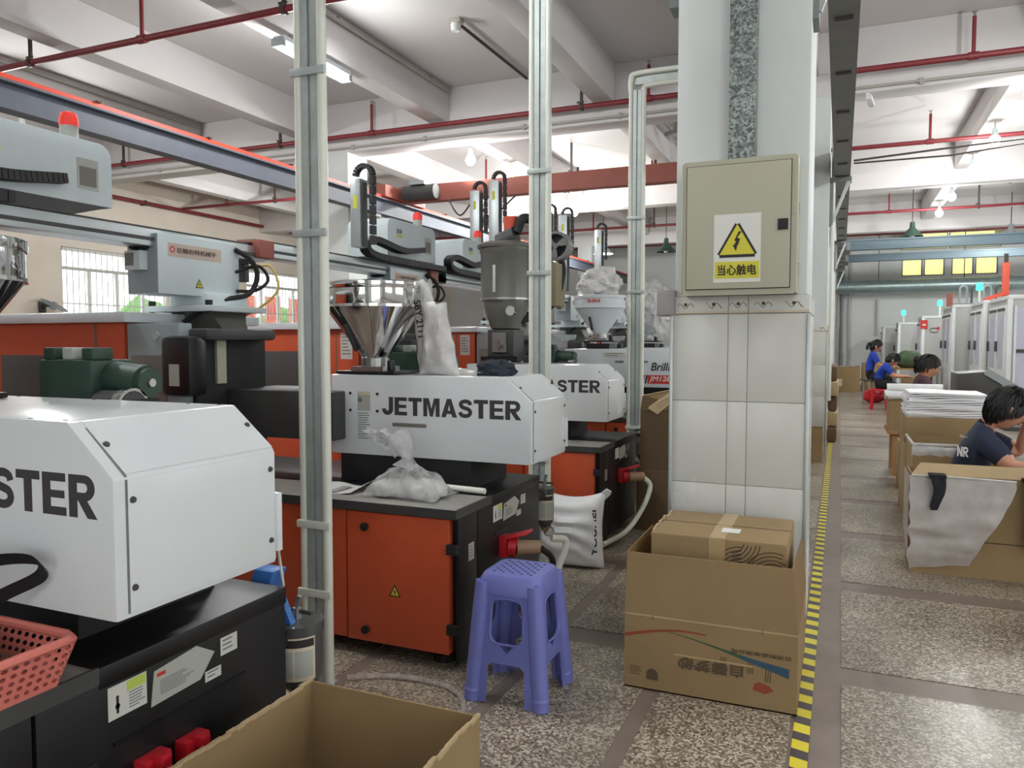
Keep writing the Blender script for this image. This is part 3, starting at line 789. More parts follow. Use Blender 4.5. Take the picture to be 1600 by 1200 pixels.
t = post(-1.5, 6.05, 3.27, 'third service post bending to the pillar at its top')
MB().tube(spline([(-.052, -.02, 3.26), (-.052, -.02, 3.36), (.0, -.02, 3.4), (.4, -.02, 3.4), (.56, -.02, 3.4)], 6), .02, n=10).build('elbow_pipe', 'pvc', t, smooth=True)
MB().tube(spline([(.05, -.02, 3.26), (.05, -.02, 3.28), (.1, -.02, 3.3), (.4, -.02, 3.3), (.56, -.02, 3.3)], 6), .021, n=10).build('elbow_pipe', 'pvc', t, smooth=True)
MB().box(-.03, .56, .0, .03, 3.32, 3.39).build('channel_arm', 'galv', t)

# ---- electrical cabinet on the pillar, trunking above it
t = thing('electrical_cabinet', 'beige electrical cabinet with yellow high voltage sign on the pillar', 'cabinet', (-.405, 3.5, 1.5))
MB().box(-.235, .235, -.135, -.001, .005, .56).build('body', 'cabinet_beige', t, bevel=.004)
MB().box(-.225, .225, -.142, -.135, .0, .565).build('rim', 'cabinet_beige', t)
d = MB().box(-.21, .208, -.152, -.142, .026, .542).build('door', 'cabinet_beige', t, bevel=.003)
MB().box(-.213, .211, -.1445, -.1421, .023, .545).build('door_gap', 'ink', t)
MB().box(.16, .2, -.158, -.152, .26, .305).build('latch', 'black_matte', d, bevel=.002)
for k in range(9): MB().cyl((.236, -.06, .08+.012*k + (.2 if k > 4 else 0)), (.238, -.06, .08+.012*k + (.2 if k > 4 else 0)), .003, n=6).build('vent_hole', 'ink', t)
s = MB().box(-.095, .095, -.1535, -.1522, .052, .335).build('warning_sign', 'sign_white', d)
def tri(mb, cx, cz, w, h, y0, y1): return mb.prism([(cx-w/2, cz), (cx+w/2, cz), (cx, cz+h)], 'y', y0, y1)
def rtri(cx, cz, w, h, r):  # rounded triangle outline
    out = []
    V = [Vector((cx-w/2, cz)), Vector((cx+w/2, cz)), Vector((cx, cz+h))]
    for i in range(3):
        p, a, b = V[i], (V[i-1]-V[i]).normalized(), (V[(i+1) % 3]-V[i]).normalized()
        for k in range(5):
            q = k/4; out.append(tuple(p + a*r*(1-q)*1.4 + b*r*q*1.4 - (a+b)*r*.55*(0 if q in (0, 1) else 1)*(-.35)))
    return out
MB().prism(rtri(0, .155, .178, .157, .012), 'y', -.1542, -.1535).build('triangle_border', 'ink', d)
tri(MB(), 0, .167, .142, .126, -.1548, -.1542).build('triangle', 'sign_yellow', d)
MB().prism([(.006, .262), (-.012, .224), (-.004, .222), (-.013, .205), (-.02, .21), (-.004, .18), (.001, .205), (.004, .205), (.012, .232), (.0, .236), (.018, .262)], 'y', -.1553, -.1548).build('lightning_bolt', 'ink', d)
MB().box(-.09, .09, -.1545, -.1535, .068, .138).build('text_panel', 'sign_yellow', d)
text('当心触电', 'ink', .043, d, (0, -.1552, .103), 'front', bold=.018, width=.155, align='CENTER')
t = solo('cable_trunking', MB().box(-.457, -.347, 3.42, 3.499, 2.07, 4.08), 'galv_spangle', 'mottled galvanised trunking above the electrical cabinet', 'trunking', (-.4, 3.45, 2.07), bevel=.003)
t = thing('junction_box', 'small grey box fixed at the left edge of the pillar', 'box', (-.73, 3.56, 1.42))
MB().box(-.04, .045, -.08, .03, 0, .115).build('body', 'grey_plastic', t, bevel=.004)
MB().box(-.035, .04, -.084, -.08, .006, .109).build('lid', 'grey_plastic', t, bevel=.002)
# white conduits down the aisle side of pillar two
for k, (x, y) in enumerate(((-.11, 9.7), (-.11, 9.85))):
    conduit([(x, y, .62), (x, y, 4.05)], .02, 'white pipe down the aisle side of the second pillar, %s' % ('front one', 'rear one')[k], [], 'pvc')

# ================================================================== injection machines
def print_lines(parent, face, x, u0, u1, z0, z1, n, mat='ink_grey', name='print'):
    """rows of fine print as thin raised bars; face 'end' (x const) or 'front' (y const)"""
    m = MB(); rnd = random.Random(int(abs(u0)*1000)+n)
    dz = (z1-z0)/n
    for k in range(n):
        e = u0 + (u1-u0)*rnd.uniform(.6, 1)
        za, zb = z1-dz*(k+.35), z1-dz*(k+.0)
        if face == 'end': m.box(x, x+.0005, u0, e, za, zb)
        else: m.box(u0, e, x-.0005, x, za, zb)
    return m.build(name, mat, parent)
def sticker(parent, face, x, u0, u1, z0, z1, mat='sticker', lines=0, name='sticker'):
    m = MB()
    if face == 'end': m.box(x, x+.001, u0, u1, z0, z1)
    else: m.box(u0, u1, x-.001, x, z0, z1)
    s = m.build(name, mat, parent)
    if lines:
        pad = (u1-u0)*.12
        print_lines(s, face, x+.001 if face == 'end' else x-.001, u0+pad, u1-pad, z0+(z1-z0)*.1, z1-(z1-z0)*.15, lines)
    return s
def warn_tri(parent, face, x, u, z, w):
    h = w*.9; ax = 'x' if face == 'end' else 'y'; s = 1 if face == 'end' else -1
    t = MB().prism([(u-w/2, z), (u+w/2, z), (u, z+h)], ax, x, x+s*.001).build('warning_triangle', 'ink', parent)
    MB().prism([(u-w*.36, z+h*.09), (u+w*.36, z+h*.09), (u, z+h*.83)], ax, x+s*.001, x+s*.0015).build('triangle_face', 'sign_yellow', t)
    MB().prism([(u+.03*w, z+h*.62), (u-.1*w, z+h*.36), (u, z+h*.38), (u-.04*w, z+h*.15), (u+.12*w, z+h*.44), (u+.02*w, z+h*.43)], ax, x+s*.0015, x+s*.002).build('bolt_mark', 'ink', t)

def socket(parent, y, z, plug=False):
    s = MB().box(.012, .05, y-.036, y+.036, z-.05, z+.042).build('socket', 'red_plastic', parent, bevel=.006)
    if not plug:
        MB().cyl((.045, y+.005, z-.012), (.072, y+.005, z-.02), .034, n=18).build('flap', 'red_plastic', s, bevel=.004)
        MB().box(.04, .072, y-.014, y+.014, z+.024, z+.048).build('hinge', 'red_plastic', s, bevel=.004)
    else:
        MB().obox((.09, y+.01, z+.05), (.045, .01, .012), (0, .045, 0), (-.002, 0, .006)).build('flap', 'red_plastic', s, bevel=.003)
        MB().cyl((.045, y, z-.005), (.08, y+.01, z-.01), .045, n=18).build('collar', 'red_plastic', s, smooth=True)
        MB().cyl((.08, y+.01, z-.01), (.17, y+.06, z-.012), .034, .03, n=16).build('plug', 'plug_tan', s, smooth=True)
    return s

def steel_hopper(T, x, y, z0, mat='chrome', logo=None):
    h = MB().lathe([(.055, z0+.04), (.06, z0+.06), (.235, z0+.30), (.238, z0+.31), (.238, z0+.41), (.23, z0+.41), (.228, z0+.312), (.05, z0+.07)], (x, y, 0), 40).build('hopper', mat, T, smooth=True)
    MB().lathe([(.243, z0+.385), (.245, z0+.39), (.245, z0+.415), (.2, z0+.423), (.02, z0+.426), (.0, z0+.42)], (x, y, 0), 40).build('hopper_lid', mat, h, smooth=True)
    MB().ring((x, y, z0+.30), (0, 0, 1), .244, .236, .012, 40).build('rim_band', mat, h)
    MB().obox((x-.05, y-.13, z0+.155), (.01, 0, 0), (0, .045, -.06), (0, .006, .004)).build('sight_glass', 'dark_grey', h, bevel=.004)
    MB().cyl((x, y, z0+.02), (x, y, z0+.06), .07, n=18).box(x-.085, x+.085, y-.085, y+.085, z0, z0+.02).build('throat', 'steel', h)
    MB().box(x-.15, x+.17, y-.11, y+.11, z0-.016, z0).cyl((x+.12, y-.05, z0), (x+.12, y-.05, z0+.05), .02, n=10).build('slide_base', 'black_enamel', T, bevel=.005)
    for s in (-1, 1): MB().box(x+s*.237-.012, x+s*.237+.012, y-.02, y+.02, z0+.37, z0+.4).build('latch', 'steel', h)
    if logo: text(logo, 'ink_red', .03, h, (x-.05, y-.242, z0+.345), 'front', bold=.02, width=.12)
    return h

def dryer_hopper(T, x, y, z0):
    h = MB().lathe([(.09, z0+.19), (.11, z0+.2), (.165, z0+.36), (.168, z0+.4), (.182, z0+.41), (.182, z0+.73), (.19, z0+.74), (.19, z0+.78), (.0, z0+.79)], (x, y, 0), 36).build('dryer_hopper', 'dryer_grey', T, smooth=True)
    MB().lathe([(.205, z0+.77), (.21, z0+.79), (.17, z0+.81), (.0, z0+.815)], (x, y, 0), 36).build('dryer_lid', 'dryer_grey', h, smooth=True)
    MB().ring((x, y, z0+.40), (0, 0, 1), .187, .18, .015, 36).build('band', 'steel', h)
    MB().box(x-.02, x+.0, y-.19, y-.178, z0+.45, z0+.64).build('sight_glass', 'sticker', h, bevel=.003)
    MB().box(x-.1, x+.1, y-.1, y+.1, z0, z0+.19).build('discharge_box', 'dark_grey', h, bevel=.006)
    MB().box(x-.06, x+.05, y-.112, y-.1, z0+.03, z0+.17).cyl((x-.01, y-.11, z0+.09), (x-.01, y-.13, z0+.09), .03, n=14).build('flange_plate', 'steel', h)
    MB().box(x-.14, x+.14, y-.13, y+.13, z0-.03, z0).build('slide_base', 'black_enamel', T)
    g = MB().cyl((x+.1, y-.16, z0+.32), (x+.1, y-.13, z0+.32), .035, n=18).build('gauge', 'chrome', h, smooth=True)
    MB().cyl((x+.1, y-.161, z0+.32), (x+.1, y-.1605, z0+.32), .028, n=18).build('dial', 'sticker', g)
    MB().cyl((x-.05, y, z0+.81), (x+.08, y, z0+.86), .07, n=16).build('intake', 'dark_grey', h, smooth=True)
    MB().cyl((x+.02, y+.05, z0+.82), (x+.02, y+.05, z0+1.0), .05, .06, n=14).build('filter_cup', 'arm_orange', h, smooth=True)
    MB().tube(spline([(x+.08, y, z0+.88), (x+.12, y+.03, z0+.98), (x+.2, y+.1, z0+.95), (x+.26, y+.15, z0+.8)]), .035, n=10).build('air_hose', 'black_matte', h, smooth=True)
    b = MB().box(x+.21, x+.345, y+.1, y+.3, z0+.36, z0+.67).build('control_box', 'box_olive', T, bevel=.005)
    MB().box(x+.23, x+.27, y+.095, y+.1, z0+.57, z0+.64).build('display', 'ink', b)
    MB().cyl((x+.3, y+.095, z0+.5), (x+.3, y+.1, z0+.5), .012).build('button', 'red_plastic', b)
    f = MB().ring((x+.33, y+.12, z0+.79), (0, 1, 0), .105, .085, .1, 24).build('blower', 'fan_grey', T)
    MB().cyl((x+.33, y+.16, z0+.79), (x+.33, y+.2, z0+.79), .09, n=24).build('blower_back', 'black_matte', f)
    for k in range(3):
        a = R(120*k+20); c, s = math.cos(a), math.sin(a)
        MB().prism([(x+.33+c*.015-s*.01, z0+.79+s*.015+c*.01), (x+.33+c*.085-s*.035, z0+.79+s*.085+c*.035), (x+.33+c*.085+s*.03, z0+.79+s*.085-c*.03), (x+.33+c*.015+s*.01, z0+.79+s*.015-c*.01)], 'y', y+.12, y+.135).build('vane', 'fan_grey', f)
    MB().cyl((x+.33, y+.115, z0+.79), (x+.33, y+.14, z0+.79), .02).build('hub', 'fan_grey', f)
    MB().tube(spline([(x+.33, y+.24, z0+.72), (x+.34, y+.26, z0+.6), (x+.3, y+.2, z0+.4), (x+.2, y+.1, z0+.3), (x+.11, y, z0+.25)]), .025, n=8).build('air_hose', 'black_matte', f, smooth=True)
    return h

def machine(y0, label, cdx=0.0, cdy=0.0, hopper='steel', front_text='JETMASTER', detail=2, plain=False, plug=False, hx=-.7):
    T = thing('injection_machine', label, 'machine', (-1.37, y0, 0), 'injection moulding machines')
    # bed
    MB().box(-3.7, 0, .03, .87, .07, .6).build('base_frame', 'black_enamel', T)
    for x in (-3.5, -1.9, -.1):
        for y in (.1, .78): MB().cyl((x, y, 0), (x, y, .03), .05, n=14).cyl((x, y, .03), (x, y, .08), .02, n=10).build('levelling_foot', 'black_matte', T)
    MB().box(0, .012, 0, .17, .03, .612).box(0, .012, .178, .875, .05, .612).build('end_panel', 'black_enamel', T, bevel=.002)
    MB().box(-3.7, .014, .31, .88, .6, .645).build('bed_top', 'black_enamel', T, bevel=.004)
    tr = MB().box(-1.6, .014, -.02, .31, .612, .642).build('ledge_tray', 'tray_steel', T, bevel=.003)
    MB().box(-1.6, .014, -.024, -.018, .612, .648).box(.008, .015, -.02, .31, .612, .648).build('tray_lip', 'dark_grey', tr)
    # orange doors
    xs = [(-.5, -.025), (-1.4, -.51), (-2.6, -1.41), (-3.7, -2.61)]
    for k, (a, b) in enumerate(xs):
        d = MB().box(a, b, -.012 if k == 0 else -.004, .03, .065, .606).build('door', 'orange', T, bevel=.005)
        if k == 0:
            for z in (.115, .545): MB().cyl((a+.09, -.012, z), (a+.09, -.026, z), .017, n=14).cyl((a+.09, -.026, z), (a+.09, -.032, z), .009, n=8).build('knob', 'black_matte', d)
            warn_tri(d, 'front', -.0125, -.27, .27, .055)
    for z in (.17, .49): MB().box(-.03, .013, -.024, .0, z-.02, z+.02).build('hinge', 'black_matte', T, bevel=.002)
    # plates and sockets on the end panel
    s = MB().prism([(.445, .585), (.565, .598), (.62, .565), (.575, .515), (.435, .51)], 'x', .012, .0135).build('name_plate', 'sticker_dim', T)
    if detail > 1:
        print_lines(s, 'end', .0136, .46, .56, .525, .56, 7); MB().box(.0136, .0139, .452, .475, .57, .578).build('logo_mark', 'ink_red', s)
    s = sticker(T, 'end', .012, .33, .425, .525, .595, 'sticker', 0)
    if detail > 1:
        MB().box(.0131, .0135, .375, .422, .572, .593).build('green_band', 'sticker_green', s)
        print_lines(s, 'end', .0131, .38, .42, .53, .568, 6)
        MB().cyl((.0131, .352, .55), (.0136, .352, .55), .006, n=8).box(.0131, .0136, .349, .355, .535, .572).build('pictogram', 'ink', s)
    sticker(T, 'end', .012, .64, .695, .545, .588, 'sticker', 3)
    sticker(T, 'end', .012, .59, .64, .5, .525, 'sticker', 2)
    MB().box(.012, .017, .34, .72, .47, .478).build('end_rib', 'black_enamel', T)
    sticker(T, 'end', .012, .09, .14, .42, .49, 'sticker_dim', 4)
    if detail > 1 and not plug:
        g = MB().box(.012, .016, .11, .3, .3, .46).build('fan_grille', 'black_matte', T)
        for r in (.02, .035, .05, .065): MB().ring((.016, .205, .375), (1, 0, 0), r, r-.006, .003, 20).build('grille_ring', 'black_enamel', g)
    socket(T, .42, .41 if plug else .375, plug)
    if not plug: socket(T, .53, .365)
    # carriage, cover
    MB().box(-.85+cdx, -.16+cdx, .4, .8, .645, .785).build('carriage', 'black_matte', T)
    ya, yb = .285+cdy, .73+cdy; e = .13+cdx
    if not plain:
        c = MB().prism([(-.9+cdx, .772), (e, .772), (e, 1.045), (e-.12, 1.148), (-.9+cdx, 1.148)], 'y', ya, yb).build('injection_cover', 'white_enamel', T, bevel=.006)
        MB().box(e, e+.003, ya+.03, yb-.004, .782, 1.04).build('end_plate', 'white_enamel', c, bevel=.001)
        MB().box(e, e+.0015, ya+.026, ya+.03, .782, 1.04).build('seam', 'ink_grey', c)
        n = Vector((.1, 0, .12)).normalized(); u = Vector((-.12, 0, .1))
        p0 = Vector((e, 0, 1.045))
        def sl(t, y, k): return tuple(p0 + u*t + n*k + Vector((0, y, 0)))
        MB().hexa([sl(.04, ya+.03, 0), sl(.04, yb-.004, 0), sl(.96, yb-.004, 0), sl(.96, ya+.03, 0)], [sl(.04, ya+.03, .003), sl(.04, yb-.004, .003), sl(.96, yb-.004, .003), sl(.96, ya+.03, .003)]).build('slope_plate', 'white_enamel', c)
        MB().hexa([sl(.0, ya+.026, 0), sl(.0, ya+.03, 0), sl(1, ya+.03, 0), sl(1, ya+.026, 0)], [sl(.0, ya+.026, .002), sl(.0, ya+.03, .002), sl(1, ya+.03, .002), sl(1, ya+.026, .002)]).build('seam', 'ink_grey', c)
        MB().box(e-.03, e+.012, yb-.006, yb+.01, .8, .94).build('side_flange', 'white_enamel', c, bevel=.002)
        def screw(p, d, r=.007):
            d = Vector(d); p = Vector(p); MB().cyl(p, p+d*.004, r, r*.8, n=10).build('screw', 'dark_grey', c)
        for z in (.83, 1.0): screw((e+.003, ya+.04, z), (1, 0, 0)); screw((e+.003, yb-.02, z), (1, 0, 0))
        screw(sl(.55, ya+.04, .003), n); screw(sl(.55, yb-.02, .003), n)
        for x in (-.75, -.45, -.12, -.02): screw((x+cdx, ya+.02, 1.145), (0, 0, 1), .006); screw((x+cdx, yb-.02, 1.145), (0, 0, 1), .006)
        MB().ring((-.33+cdx, (ya+yb)/2, 1.145), (0, 0, 1), .11, .104, .002, 28).build('access_disc', 'machine_white', c)
        MB().box(-.56+cdx, -.38+cdx, ya-.001, ya+.004, .912, .93).build('slot', 'ink_grey', c, bevel=.002)
        if detail > 1:
            for x, z in ((-.79, 1.06), (-.79, .98), (-.64, 1.06), (-.64, .98)): MB().cyl((x+cdx, ya-.003, z), (x+cdx, ya, z), .007, n=10).build('rivet', 'ink', c)
            s = MB().box(-.75+cdx, -.68+cdx, ya-.0012, ya, .98, 1.07).build('notice', 'sticker_dim', c)
            MB().box(-.75+cdx, -.68+cdx, ya-.0016, ya-.0012, 1.055, 1.07).build('orange_band', 'label_cream', s)
            MB().cyl((-.735+cdx, ya-.002, 1.03), (-.735+cdx, ya-.0012, 1.03), .012, n=12).build('pictogram', 'ink_grey', s)
            print_lines(c, 'front', ya, -.75+cdx, -.68+cdx, .84, .97, 12)
        if front_text: block_text(front_text, 'lettering', .083, .7, c, (-.615+cdx, ya, .965))
    else:
        c = MB().box(-.98, .07, .26, .8, .9, 1.24).build('injection_cover', 'machine_white', T, bevel=.008)
        text('Brilliance', 'ink', .07, c, (-.17, .258, 1.05), 'front', bold=.01, italic=.25, width=.34)
        l = MB().box(-.2, .06, .257, .26, .935, 1.01).build('model_label', 'ink_red', c)
        text('JM128', 'sign_white', .055, c, (-.185, .256, .945), 'front', bold=.02, italic=.2, width=.19)
        for k in range(3): MB().prism([(-.275+.025*k, .935), (-.262+.025*k, .935), (-.25+.025*k, 1.01), (-.263+.025*k, 1.01)], 'y', .257, .26).build('stripe', 'ink', c)
        s = sticker(c, 'front', .26, -.62, -.4, 1.16, 1.21, 'sticker', 2)
        MB().box(-.5, -.42, .254, .26, 1.12, 1.135).build('slot', 'ink_grey', c); MB().box(-.3, -.2, .254, .26, 1.12, 1.135).build('slot', 'ink_grey', c)
        MB().box(-.98, .06, .25, .8, .645, .7).build('lower_ledge', 'dryer_grey', T, bevel=.004)
    # hopper
    hy = .52
    if hopper == 'steel': steel_hopper(T, hx, hy, 1.165)
    elif hopper == 'white': steel_hopper(T, hx-.02, hy, 1.32, 'machine_white', 'SHINI'); MB().box(hx-.12, hx+.1, hy-.1, hy+.1, 1.24, 1.29).build('hopper_stand', 'black_enamel', T)
    elif hopper == 'dryer': dryer_hopper(T, -.85, .5, 1.2)
    # hydraulic motor behind the hopper
    b = MB().box(-.8, -.42, .79, .87, .645, 1.14).build('motor_plate', 'black_matte', T)
    m = MB().box(-.8, -.58, .78, .92, 1.13, 1.25).build('hydraulic_motor', 'motor_green', T, bevel=.01)
    MB().cyl((-.58, .86, 1.195), (-.46, .86, 1.185), .05, n=18).cyl((-.46, .86, 1.185), (-.44, .86, 1.185), .042, n=18).build('motor_barrel', 'motor_green', m, smooth=True)
    MB().cyl((-.56, .8, 1.12), (-.44, .8, 1.12), .045, n=18).build('pump', 'dark_grey', m, smooth=True)
    MB().ring((-.47, .8, 1.12), (1, 0, 0), .053, .043, .03, 20).build('clamp_ring', 'chrome', m)
    MB().cyl((-.442, .86, 1.185), (-.432, .86, 1.185), .012).build('port', 'steel', m)
    for x in (-.77, -.69, -.61): MB().box(x-.02, x+.025, .79, .86, 1.25, 1.285).build('valve_cap', 'motor_green' if x != -.69 else 'sticker_dim', m, bevel=.005)
    MB().cyl((-.82, .86, 1.2), (-.8, .86, 1.2), .04).build('flange', 'motor_green', m)
    # barrel, platen, clamp guard
    MB().box(-1.42, -.82+cdx, .3, .66, .84, 1.07).build('barrel_guard', 'dark_grey', T, bevel=.01)
    MB().cyl((-1.5, .48, .97), (-.8, .48, .97), .06, n=16).build('barrel', 'steel', T, smooth=True)
    MB().box(-1.82, -1.42, .1, .58, .6, 1.32).build('fixed_platen', 'black_matte', T, bevel=.012)
    MB().box(-1.87, -1.33, .08, .56, 1.31, 1.365).build('platen_cap', 'dark_grey', T, bevel=.02)
    MB().box(-1.52, -1.34, -.02, .1, 1.05, 1.33).build('gate_handle', 'black_enamel', T, bevel=.035)
    MB().box(-1.46, -1.4, -.0235, -.019, 1.1, 1.2).build('gate_label', 'sticker_dim', T)
    MB().box(-1.42, -1.405, .22, .28, 1.1, 1.31).build('gate_strip', 'cabinet_beige', T)
    g = MB().box(-1.77, -1.44, .02, .1, .6, 1.39).build('panel', 'robot_dim', T, bevel=.006)
    MB().box(-1.74, -1.52, .014, .02, .7, 1.24).build('panel_inset', 'dryer_grey', g, bevel=.002)
    MB().cyl((-1.58, .012, 1.33), (-1.58, .02, 1.33), .02, n=12).build('panel_dial', 'sticker_dim', g)
    G = MB().box(-3.7, -1.79, .02, .86, .645, 1.395).build('clamp_guard', 'orange', T, bevel=.006)
    MB().box(-3.75, -1.74, -.02, .9, 1.395, 1.445).build('guard_top', 'machine_white', T, bevel=.008)
    MB().box(-2.68, -2.1, .012, .022, .7, 1.235).build('guard_window', 'window_dark', G, bevel=.003)
    MB().box(-3.5, -2.8, .012, .022, .7, 1.235).build('guard_window', 'window_dark', G, bevel=.003)
    for x in (-1.98, -2.74): MB().box(x-.004, x+.004, .014, .022, .66, 1.39).build('guard_seam', 'ink_grey', G)
    if detail < 2: s = sticker(G, 'front', .019, -1.94, -1.84, 1.18, 1.37, 'sticker', 6)
    return T
m1 = machine(.755, 'nearest injection machine, white cover with cropped bold lettering at far left', cdy=-.025, hx=-.88)
m2 = machine(2.65, 'second injection machine with orange doors, chrome hopper and full bold lettering', cdx=.03, cdy=.11, plug=True)
m3 = machine(4.6, 'third injection machine carrying the tall grey dryer hopper', cdx=-.17, cdy=.02, hopper='dryer', detail=1, plug=True)
m4 = machine(6.5, 'fourth injection machine with white hopper and italic lettering', hopper='white', front_text=None, detail=1, plain=True)
m5 = machine(8.4, 'fifth injection machine, its white hopper wrapped in plastic film', hopper='white', front_text=None, detail=1, plain=True)
m6 = machine(10.6, 'sixth injection machine far behind the hoppers', hopper='white', front_text=None, detail=1, plain=True)

# ================================================================== take-out robots above the machines
def robot(y, label, hous, beam0, beam1, zb=0.0, arm=None, red_cap=False, masts=()):
    """y: near end of the control box; X face at -2.95"""
    T = thing('takeout_robot', label, 'robot', (-2.95, y, 1.365), 'take-out robots')
    z = 1.365
    def Z(v): return v - z + zb
    r = MB().hexa([(-.27, .33, 0), (.07, .33, 0), (.07, .5, 0), (-.27, .5, 0)], [(-.24, .3, Z(1.455)), (.02, .3, Z(1.455)), (.02, .55, Z(1.455)), (-.24, .55, Z(1.455))]).build('riser', 'dryer_grey', T)
    MB().box(-.34, .1, .22, .62, Z(1.455), Z(1.485)).build('base_plate', 'robot_grey', T, bevel=.003)
    for x in (-.31, .07): MB().cyl((x, .24, Z(1.485)), (x, .24, Z(1.51)), .018, n=8).cyl((x, .24, Z(1.44)), (x, .24, Z(1.455)), .012, n=8).build('bolt', 'black_matte', T)
    MB().box(-.22, .03, .27, .56, Z(1.485), Z(1.55)).build('pedestal', 'robot_grey', T, bevel=.01)
    c = MB().box(-.2, 0, 0, .53, Z(1.53), Z(1.815)).build('control_box', 'robot_grey', T, bevel=.006)
    MB().box(-.19, 0, -.004, .0, Z(1.535), Z(1.81)).build('end_plate', 'robot_dim', c)
    MB().box(-.16, -.06, -.05, -.004, Z(1.64), Z(1.73)).build('terminal_box', 'robot_grey', c, bevel=.004)
    MB().box(-.155, -.1, -.052, -.05, Z(1.66), Z(1.72)).build('terminal_screen', 'dryer_grey', c)
    for x in (-.12, -.07): MB().cyl((x, -.04, Z(1.76)), (x, 0, Z(1.76)), .025, n=12).build('cable_gland', 'black_matte', c)
    s = MB().box(0, .0015, .06, .4, Z(1.71), Z(1.775)).build('label_plate', 'sticker_pink', c)
    MB().ring((.0015, .085, Z(1.745)), (1, 0, 0), .016, .01, .0006, 14).build('logo_ring', 'ink_red', s)
    text('巨翰伯特机械手', 'ink', .024, s, (.0022, .115, Z(1.732)), 'end', bold=.01, width=.25)
    warn_tri(c, 'end', .0008, .25, Z(1.57), .05)
    # traverse beam
    bm = MB().box(-.17, -.02, beam0-y, beam1-y, Z(1.75), Z(1.83)).build('traverse_beam', 'alu', T, bevel=.003)
    MB().box(-.02, -.012, beam0-y, beam1-y, Z(1.775), Z(1.79)).build('guide_rail', 'dark_grey', bm)
    MB().box(-.16, -.03, beam0-y, beam1-y, Z(1.83), Z(1.84)).build('rack', 'dark_grey', bm)
    if red_cap:
        MB().box(-.15, .02, beam0-y-.02, beam0-y+.1, Z(1.735), Z(1.835)).build('end_cap', 'bridge_red', bm, bevel=.01)
        g = MB().box(-.12, -.03, beam0-y-.06, beam0-y-.02, Z(1.7), Z(1.82)).box(-.1, -.05, beam0-y-.06, beam0-y-.03, Z(1.6), Z(1.7)).build('gripper_valve', 'dark_grey', bm, bevel=.004)
    # travelling head
    h0, h1 = hous[0]-y, hous[1]-y
    zt, zl = Z(2.16), Z(1.89)
    prof = [(h0, zl), (h1, zl), (h1, zt-.06)] + [(h1-.06+.06*math.cos(R(a)), zt-.06+.06*math.sin(R(a))) for a in (20, 45, 70, 90)] + [(h0+.06, zt)] + [(h0+.06-.06*math.sin(R(a)), zt-.06+.06*math.cos(R(a))) for a in (20, 45, 70, 90)]
    h = MB().prism(prof, 'x', -.36, -.02).build('travelling_head', 'robot_grey', T, bevel=.006)
    MB().hexa([(-.3, h0+.08, Z(1.835)), (-.02, h0+.08, Z(1.835)), (-.02, h1-.2, Z(1.835)), (-.3, h1-.2, Z(1.835))], [(-.34, h0+.02, zl), (-.02, h0+.02, zl), (-.02, h1-.02, zl), (-.34, h1-.02, zl)]).build('head_carriage', 'dark_grey', T)
    s = MB().box(-.0205, -.018, h1-.17, h1-.07, Z(1.95), Z(2.08)).build('sticker', 'sticker_dim', h)
    MB().box(-.0185, -.0175, h1-.16, h1-.08, Z(1.965), Z(2.045)).build('sticker_field', 'ink_grey', s)
    text('自动', 'ink', .035, h, (-.0195, h0+.12, Z(2.06)), 'end', bold=.01); MB().box(-.0205, -.019, h0+.12, h0+.2, Z(2.035), Z(2.053)).build('yellow_strip', 'sticker_yellow', h)
    b = MB().cyl((-.1, h1-.14, zt), (-.1, h1-.14, zt+.06), .036, n=18).build('beacon', 'sticker_dim', h, smooth=True)
    MB().lathe([(.038, 0), (.038, .03), (.03, .055), (.0, .066)], (-.1, h1-.14, zt+.06), 18).build('beacon_dome', 'beacon_red', b, smooth=True)
    # energy chain: links along a flat loop beside the beam
    path = spline([(.0, h1-.25, Z(1.97)), (.03, h0+.1, Z(1.93)), (.03, h0-.25, Z(1.965)), (.03, h0-.36, Z(1.91)), (.03, h0-.25, Z(1.86)), (.03, h0+.2, Z(1.85))] + ([(.03, beam1-y-.15, Z(1.85))] if red_cap else []), 14)
    ch = MB()
    for i in range(0, len(path)-1):
        a, bb = path[i], path[i+1]; d = bb-a
        if d.length < 1e-5: continue
        dn = d.normalized(); up = Vector((1, 0, 0)); nn = dn.cross(up)
        ch.obox((a+bb)/2, up*.034, dn*(d.length*.43), nn*.02)
    ch.build('energy_chain', 'chain_black', T)
    MB().cyl((.0, h0+.32, Z(1.9)), (.0, h0+.32, Z(1.86)), .02).build('led', 'led_red', h) if False else None
    # cable loops at the box
    MB().tube(spline([(.0, .5, Z(1.79)), (.05, .56, Z(1.74)), (.06, .6, Z(1.66)), (.04, .56, Z(1.56)), (.02, .4, Z(1.52)), (-.02, .3, Z(1.47)), (-.1, .24, Z(1.40))]), .014, n=7).build('cable', 'rubber', T, smooth=True)
    MB().tube(spline([(.0, .5, Z(1.67)), (.05, .62, Z(1.71)), (.08, .66, Z(1.64)), (.05, .6, Z(1.58)), (.01, .5, Z(1.57))]), .009, n=7).build('cable', 'rubber', T, smooth=True)
    for (mx, my, z0_, z1_, w) in masts:
        a = MB().box(mx+2.95-w, mx+2.95+w, my-y-.04, my-y+.04, Z(z0_), Z(z1_)).build('arm_mast', 'alu', T, bevel=.004)
        MB().box(mx+2.95+w, mx+2.95+w+.012, my-y-.02, my-y+.02, Z(z0_), Z(z1_)-.02).build('mast_rail', 'dark_grey', a)
        ch = MB(); pth = [Vector((mx+2.95+.04+.06*math.cos(R(t)), my-y, Z(z1_)+.02+.06*math.sin(R(t)))) for t in range(180, -1, -18)]
        pth += [Vector((mx+2.95+.1, my-y, Z(z1_)+.02-.06*k)) for k in range(1, 8)]
